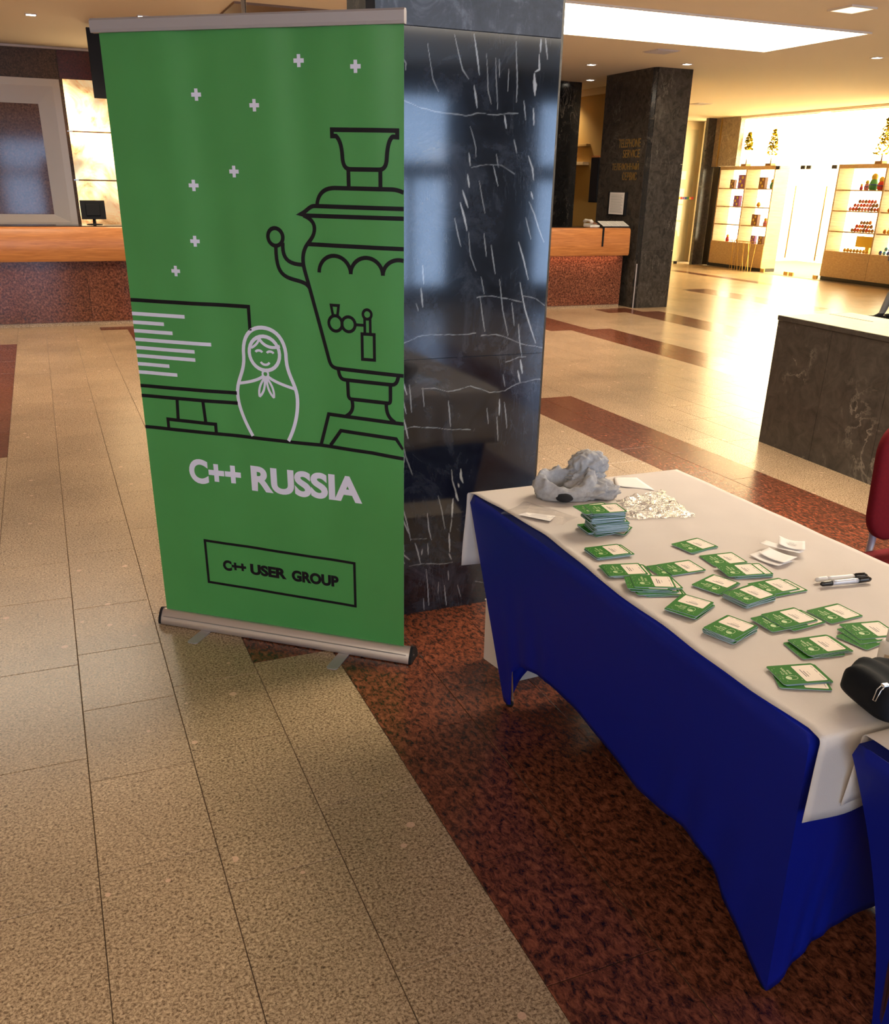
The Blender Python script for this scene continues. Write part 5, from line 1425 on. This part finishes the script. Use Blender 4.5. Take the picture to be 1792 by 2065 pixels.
gb = 'nesting dolls on the top shelf beside the glass door'
for col, y, s, lb in (('red', 14.55, 0.8, 'smallest red nesting doll of the doll row'), ('pink', 14.42, 1.25, 'pink nesting doll in the doll row'), ('green', 14.26, 2.1, 'tallest nesting doll, green, in the doll row'), ('red', 14.08, 1.7, 'tall red nesting doll in the doll row'), ('pink', 13.97, 1.0, 'small pink nesting doll at the end of the doll row')):
    place('doll', col, y, rowsB[3], s, lb, gb)
rs = random.Random(21)
def heap(ya, yb, row, cols, n0, layers, what, group):
    for L in range(layers):
        n = n0-L*2
        for k in range(n):
            y = ya+(yb-ya)*((k+0.5+L)/n0); c = cols[rs.randrange(len(cols))]
            place('egg', c, y, rowsB[row]+L*0.068, rs.uniform(0.76, 0.88), '%s painted egg in the heap %s' % (c, what), group, SX+0.10+0.03*L, rs.uniform(0, 6))
heap(14.75, 13.98, 2, ('pink', 'red', 'brown'), 10, 3, 'below the doll row', 'eggs heaped below the doll row')
heap(14.60, 14.02, 1, ('orange', 'brown', 'red'), 8, 3, 'two shelves below the doll row', 'eggs heaped two shelves below the doll row')
heap(13.80, 12.80, 2, ('brown', 'orange'), 11, 2, 'beside the wicker tray', 'brown eggs heaped beside the wicker tray')
heap(13.80, 12.80, 1, ('orange', 'yellow'), 11, 3, 'of orange and yellow', 'orange and yellow eggs heaped on the shelf')
heap(13.80, 12.80, 0, ('blue', 'cyan', 'blue'), 11, 2, 'of blue ones on the lowest shelf', 'blue eggs heaped on the lowest shelf')
heap(14.70, 14.05, 0, ('yellow',), 8, 1, 'row under the orange card', 'yellow eggs in a row under the orange card')
tag(MB().box(SX+0.24, SX+0.25, 13.98, 14.55, rowsB[0]+0.10, rowsB[0]+0.30).box(SX+0.25, SX+0.30, 14.2, 14.3, rowsB[0]+0.001, rowsB[0]+0.12).obj('display_card', 'paint_yellow'), 'orange display card standing on the lowest souvenir shelf', 'card')
tr = thing('wicker_tray', 'round painted tray with green rim on the top souvenir shelf', 'tray', (SX+0.15, 13.3, rowsB[3]))
MB().lathe([(0.12, 0), (0.16, 0.03), (0.17, 0.09), (0.15, 0.09), (0.14, 0.03)], 24, (SX+0.18, 13.55, rowsB[3]+0.0005)).obj('bowl', 'paint_green', tr, True)
MB().lathe([(0.13, 0.09), (0.15, 0.11), (0.12, 0.16), (0.03, 0.19)], 24, (SX+0.18, 13.55, rowsB[3]+0.0005)).obj('lid', 'paint_orange', tr, True)
# golden trees on the shelves
def tree(y, h, wide, label, seed, stem=0.25):
    x = SX+0.15; z = 2.14
    t = thing('golden_tree', label, 'ornament', (x, y, z), group='golden trees on top of the shelves')
    MB().box(x-0.07, x+0.07, y-0.09, y+0.09, z, z+0.05, 0, 0.006).obj('base', 'trunk', t)
    MB().tube([(x, y, z+0.05), (x+0.004, y+0.01, z+0.05+h*0.5), (x, y, z+h*0.85)], [0.018, 0.014, 0.008], 8).obj('stem', 'trunk', t, True)
    r = random.Random(seed); m = MB(); m2 = MB()
    for k in range(240):
        f = r.random(); zz = z+0.05+h*(stem+(1-stem)*f); rad = wide*(1-f)**0.7*math.sqrt(r.random())+0.01; a = r.uniform(0, 6.28)
        cx, cy = x+rad*math.cos(a), y+rad*math.sin(a); s = r.uniform(0.026, 0.046); b = r.uniform(0, 6.28); tl = r.uniform(-0.6, 0.6)
        dx, dy = s*math.cos(b), s*math.sin(b)
        (m if r.random() < 0.75 else m2).add([(cx-dx, cy-dy, zz), (cx+dy*0.5, cy-dx*0.5, zz+tl*s), (cx+dx, cy+dy, zz+s*0.6), (cx-dy*0.5, cy+dx*0.5, zz-tl*s)], [(0, 1, 2, 3)])
    m.obj('leaves', 'leaf_gold', t); m2.obj('dark_leaves', 'leaf_green', t)
tree(18.05, 0.62, 0.10, 'slim golden tree ornament with bare stem on the painted-box shelf', 1, 0.45)
tree(17.25, 0.66, 0.13, 'bushier golden tree ornament with short stem on the painted-box shelf', 2, 0.25)
tree(14.22, 0.74, 0.16, 'tall cone-shaped golden tree ornament on the souvenir-heap shelf', 3, 0.12)
# glass door leaf and fixed panes
def glass_leaf(name, y0, y1, x, label, handle=True):
    t = thing(name, label, 'glass door', (x, (y0+y1)/2, 0))
    box(x, x+0.010, y0, y1, 0.012, 2.12).obj('pane', 'window_glass', t)
    for a in (y0+0.01, y1-0.13):
        box(x-0.012, x+0.022, a, a+0.12, 0.002, 0.075, 0.003).obj('floor_fitting', 'brass', t)
        box(x-0.012, x+0.022, a, a+0.12, 2.06, 2.13, 0.003).obj('top_fitting', 'frame_dark', t)
    if handle:
        MB().tube([(x-0.05, y0+0.12, 0.35), (x-0.05, y0+0.12, 1.75)], 0.014, 10).obj('handle_bar', 'brass', t, True); hb = [o for o in t.children if o.name.startswith('handle_bar')][0]
        for z in (0.45, 1.65): MB().tube([(x-0.05, y0+0.12, z), (x, y0+0.12, z)], 0.008, 8).obj('handle_stud', 'brass', hb, False, True)
    return t
glass_leaf('glass_door', 15.98, 16.86, 14.62, 'clear glass door leaf beside the painted-box shelf')
glass_leaf('glass_door', 15.12, 15.96, 14.62, 'clear glass door leaf beside the souvenir-heap shelf')
wr = thing('wire_stand', 'stand of crossing gold wires on the floor at the shop door', 'stand', (14.3, 17.2, 0))
for k in range(9):
    a = 16.92+0.09*k
    MB().tube([(14.40, a, 0.0), (14.40, a+(0.10 if k % 2 else -0.06), 0.62)], 0.007, 6).obj('wire', 'brass', wr)
MB().tube([(14.40, 16.86, 0.615), (14.40, 17.80, 0.615)], 0.009, 6).obj('top_wire', 'brass', wr)
# glass partition with coloured stickers in front of the end wall
gp = thing('glass_partition', 'clear glass partition with a row of coloured stickers', 'glass partition', (13.6, 19.3, 0))
box(12.6, 14.36, 19.30, 19.31, 0.01, 2.9).obj('pane', 'window_glass', gp)
for k, cnm in enumerate(('green', 'yellow', 'red', 'violet', 'blue', 'green', 'orange', 'red')):
    xx = 13.93+0.062*k
    box(xx, xx+0.055, 19.296, 19.2995, 1.43, 1.485).obj('sticker', 'paint_'+cnm, gp)
for xx in (13.88, 14.08): box(xx, xx+0.07, 19.28, 19.33, 0.0, 0.06).obj('floor_fitting', 'frame_dark', gp)
wp = thing('wall_poster', 'pale blank poster panel on the beige end wall', 'poster', (13.9, 20.08, 1.4))
box(13.2, 14.15, 20.075, 20.095, 1.35, 2.05).obj('sheet', 'paper', wp)
box(13.16, 14.19, 20.095, 20.0995, 1.31, 2.09).obj('backing', 'frame_white', wp)
# striped low counter inside the shop
sc = thing('shop_counter', 'low pale counter with vertical boards inside the shop', 'counter', (17.2, 15.6, 0))
box(17.25, 17.70, 14.6, 17.2, 0.0, 0.80).obj('body', 'wall_white', sc)
for k in range(16):
    box(17.22, 17.25, 14.61+0.162*k, 14.61+0.162*k+0.13, 0.12, 0.74).obj('board', 'paint_yellow' if k % 3 == 0 else 'wall_white', sc)
box(17.18, 17.74, 14.55, 17.25, 0.80, 0.83).obj('worktop', 'wall_white', sc)

# ------------------------------------------------------------------ person walking past, at the edge of the lobby
def person(px, py, heading):
    t = thing('person', 'person in dark jacket, grey jeans and black shoes walking past the stone block', 'person', (px, py, 0), heading)
    J = dict(pel=(0, 0, 0.96), wai=(0, 0, 1.10), che=(0, 0.01, 1.33), nec=(0, 0.01, 1.49), hed=(0, 0.03, 1.60), top=(0, 0.03, 1.72))
    def skin(name, pts, edges, mat, root=0, sub=2):
        me = bpy.data.meshes.new(name); me.from_pydata([p[:3] for p in pts], edges, []); me.materials.append(M[mat]); me.update()
        o = link(name, me, t, True)
        md = o.modifiers.new('skin', 'SKIN'); md.use_smooth_shade = True
        for k, p in enumerate(pts):
            v = me.skin_vertices[0].data[k]; v.radius = p[3] if isinstance(p[3], tuple) else (p[3], p[3]); v.use_root = (k == root)
        sd = o.modifiers.new('smooth', 'SUBSURF'); sd.levels = sub; sd.render_levels = sub
        return o
    # body: one continuous figure
    b = [(0, 0, 0.95, (0.16, 0.11)), (0, 0, 1.10, (0.14, 0.10)), (0, 0.01, 1.30, (0.16, 0.11)), (0, 0.01, 1.42, (0.13, 0.09)), (0, 0.015, 1.50, 0.052), (0, 0.03, 1.58, (0.07, 0.085)), (0, 0.03, 1.68, (0.075, 0.09)), (0, 0.025, 1.74, 0.045)]
    e = [(0, 1), (1, 2), (2, 3), (3, 4), (4, 5), (5, 6), (6, 7)]
    for s, kf, af in ((-1, 0.10, 0.20), (1, -0.04, -0.16)):
        n = len(b)
        b += [(s*0.095, 0, 0.86, 0.088), (s*0.10, kf*0.6, 0.50, 0.060), (s*0.10, af*0.7, 0.28, 0.054), (s*0.10, af, 0.085, 0.042), (s*0.10, af+0.09, 0.045, 0.036), (s*0.10, af+0.16, 0.035, 0.030)]
        e += [(0, n), (n, n+1), (n+1, n+2), (n+2, n+3), (n+3, n+4), (n+4, n+5)]
        n = len(b)
        b += [(s*0.19, 0.0, 1.41, 0.062), (s*0.25, -s*0.04, 1.16, 0.048), (s*0.26, 0.06-s*0.06, 0.93, 0.036), (s*0.26, 0.09-s*0.06, 0.85, (0.022, 0.038))]
        e += [(3, n), (n, n+1), (n+1, n+2), (n+2, n+3)]
        for fk in range(4):
            m = len(b); dy = -0.026+0.017*fk
            b += [(s*0.262, 0.100-s*0.06+dy, 0.800, 0.0095), (s*0.255, 0.105-s*0.06+dy, 0.765-0.006*(fk in (1, 2)), 0.008)]
            e += [(n+3, m), (m, m+1)]
        m = len(b); b += [(s*0.245, 0.135-s*0.06, 0.835, 0.010), (s*0.238, 0.145-s*0.06, 0.800, 0.008)]; e += [(n+3, m), (m, m+1)]
    o = skin('body', b, e, 'denim')
    o.data.materials.clear()
    mt, nt, bs = newmat('person_cloth')                    # trousers, jacket and skin by height on the figure
    tcn = nt.nodes.new('ShaderNodeTexCoord'); sx = nt.nodes.new('ShaderNodeSeparateXYZ'); nt.links.new(tcn.outputs['Object'], sx.inputs[0])
    mr = nt.nodes.new('ShaderNodeMath'); mr.operation = 'DIVIDE'; mr.inputs[1].default_value = 1.8; nt.links.new(sx.outputs['Z'], mr.inputs[0])
    colr = ramp(nt, mr.outputs[0], [(0.0, (0.008, 0.008, 0.009)), (0.056, (0.16, 0.16, 0.155)), (0.50, (0.03, 0.035, 0.05)), (0.845, (0.45, 0.28, 0.2)), (0.95, (0.05, 0.03, 0.02))], 'CONSTANT')
    nt.links.new(colr, bs.inputs['Base Color']); bs.inputs['Roughness'].default_value = 0.85
    o.data.materials.append(mt)
    hr = MB().lathe([(0.086, 0.0), (0.098, 0.05), (0.094, 0.10), (0.066, 0.145), (0.01, 0.165)], 20); hr.xform(lambda v: Vector((v.x*0.92, v.y*1.08+0.008, 1.625+v.z))).obj('hair', 'hair', t, True, True)
    for s in (-1, 1):
        MB().lathe([(0.004, -0.008), (0.011, 0), (0.004, 0.008)], 10).xform(lambda v: Vector((s*0.032+v.x, 0.122+v.y*0.5, 1.645+v.z))).obj('eye', 'frame_dark', t, True, True)
    MB().lathe([(0.014, 0), (0.012, 0.02), (0.005, 0.045)], 10).xform(lambda v: Vector((v.x, 0.128+v.y, 1.60+v.z))).obj('nose', 'skin', t, True, True)
    MB().box(-0.024, 0.024, 0.112, 0.120, 1.570, 1.578, 0, 0.002).obj('mouth', 'paint_brown', t, False, True)
    for s, af in ((-1, 0.20), (1, -0.16)):
        m = MB(); m.box(-0.050, 0.050, -0.075, 0.215, 0.0, 0.028, 0, 0.01); m.box(-0.044, 0.044, -0.066, 0.195, 0.026, 0.075, 0, 0.02)
        m.xform(lambda v: Vector((s*0.10+v.x, af+v.y, v.z))).obj('shoe', 'black_plastic', t, True, True)
person(10.87, 9.73, math.radians(70))
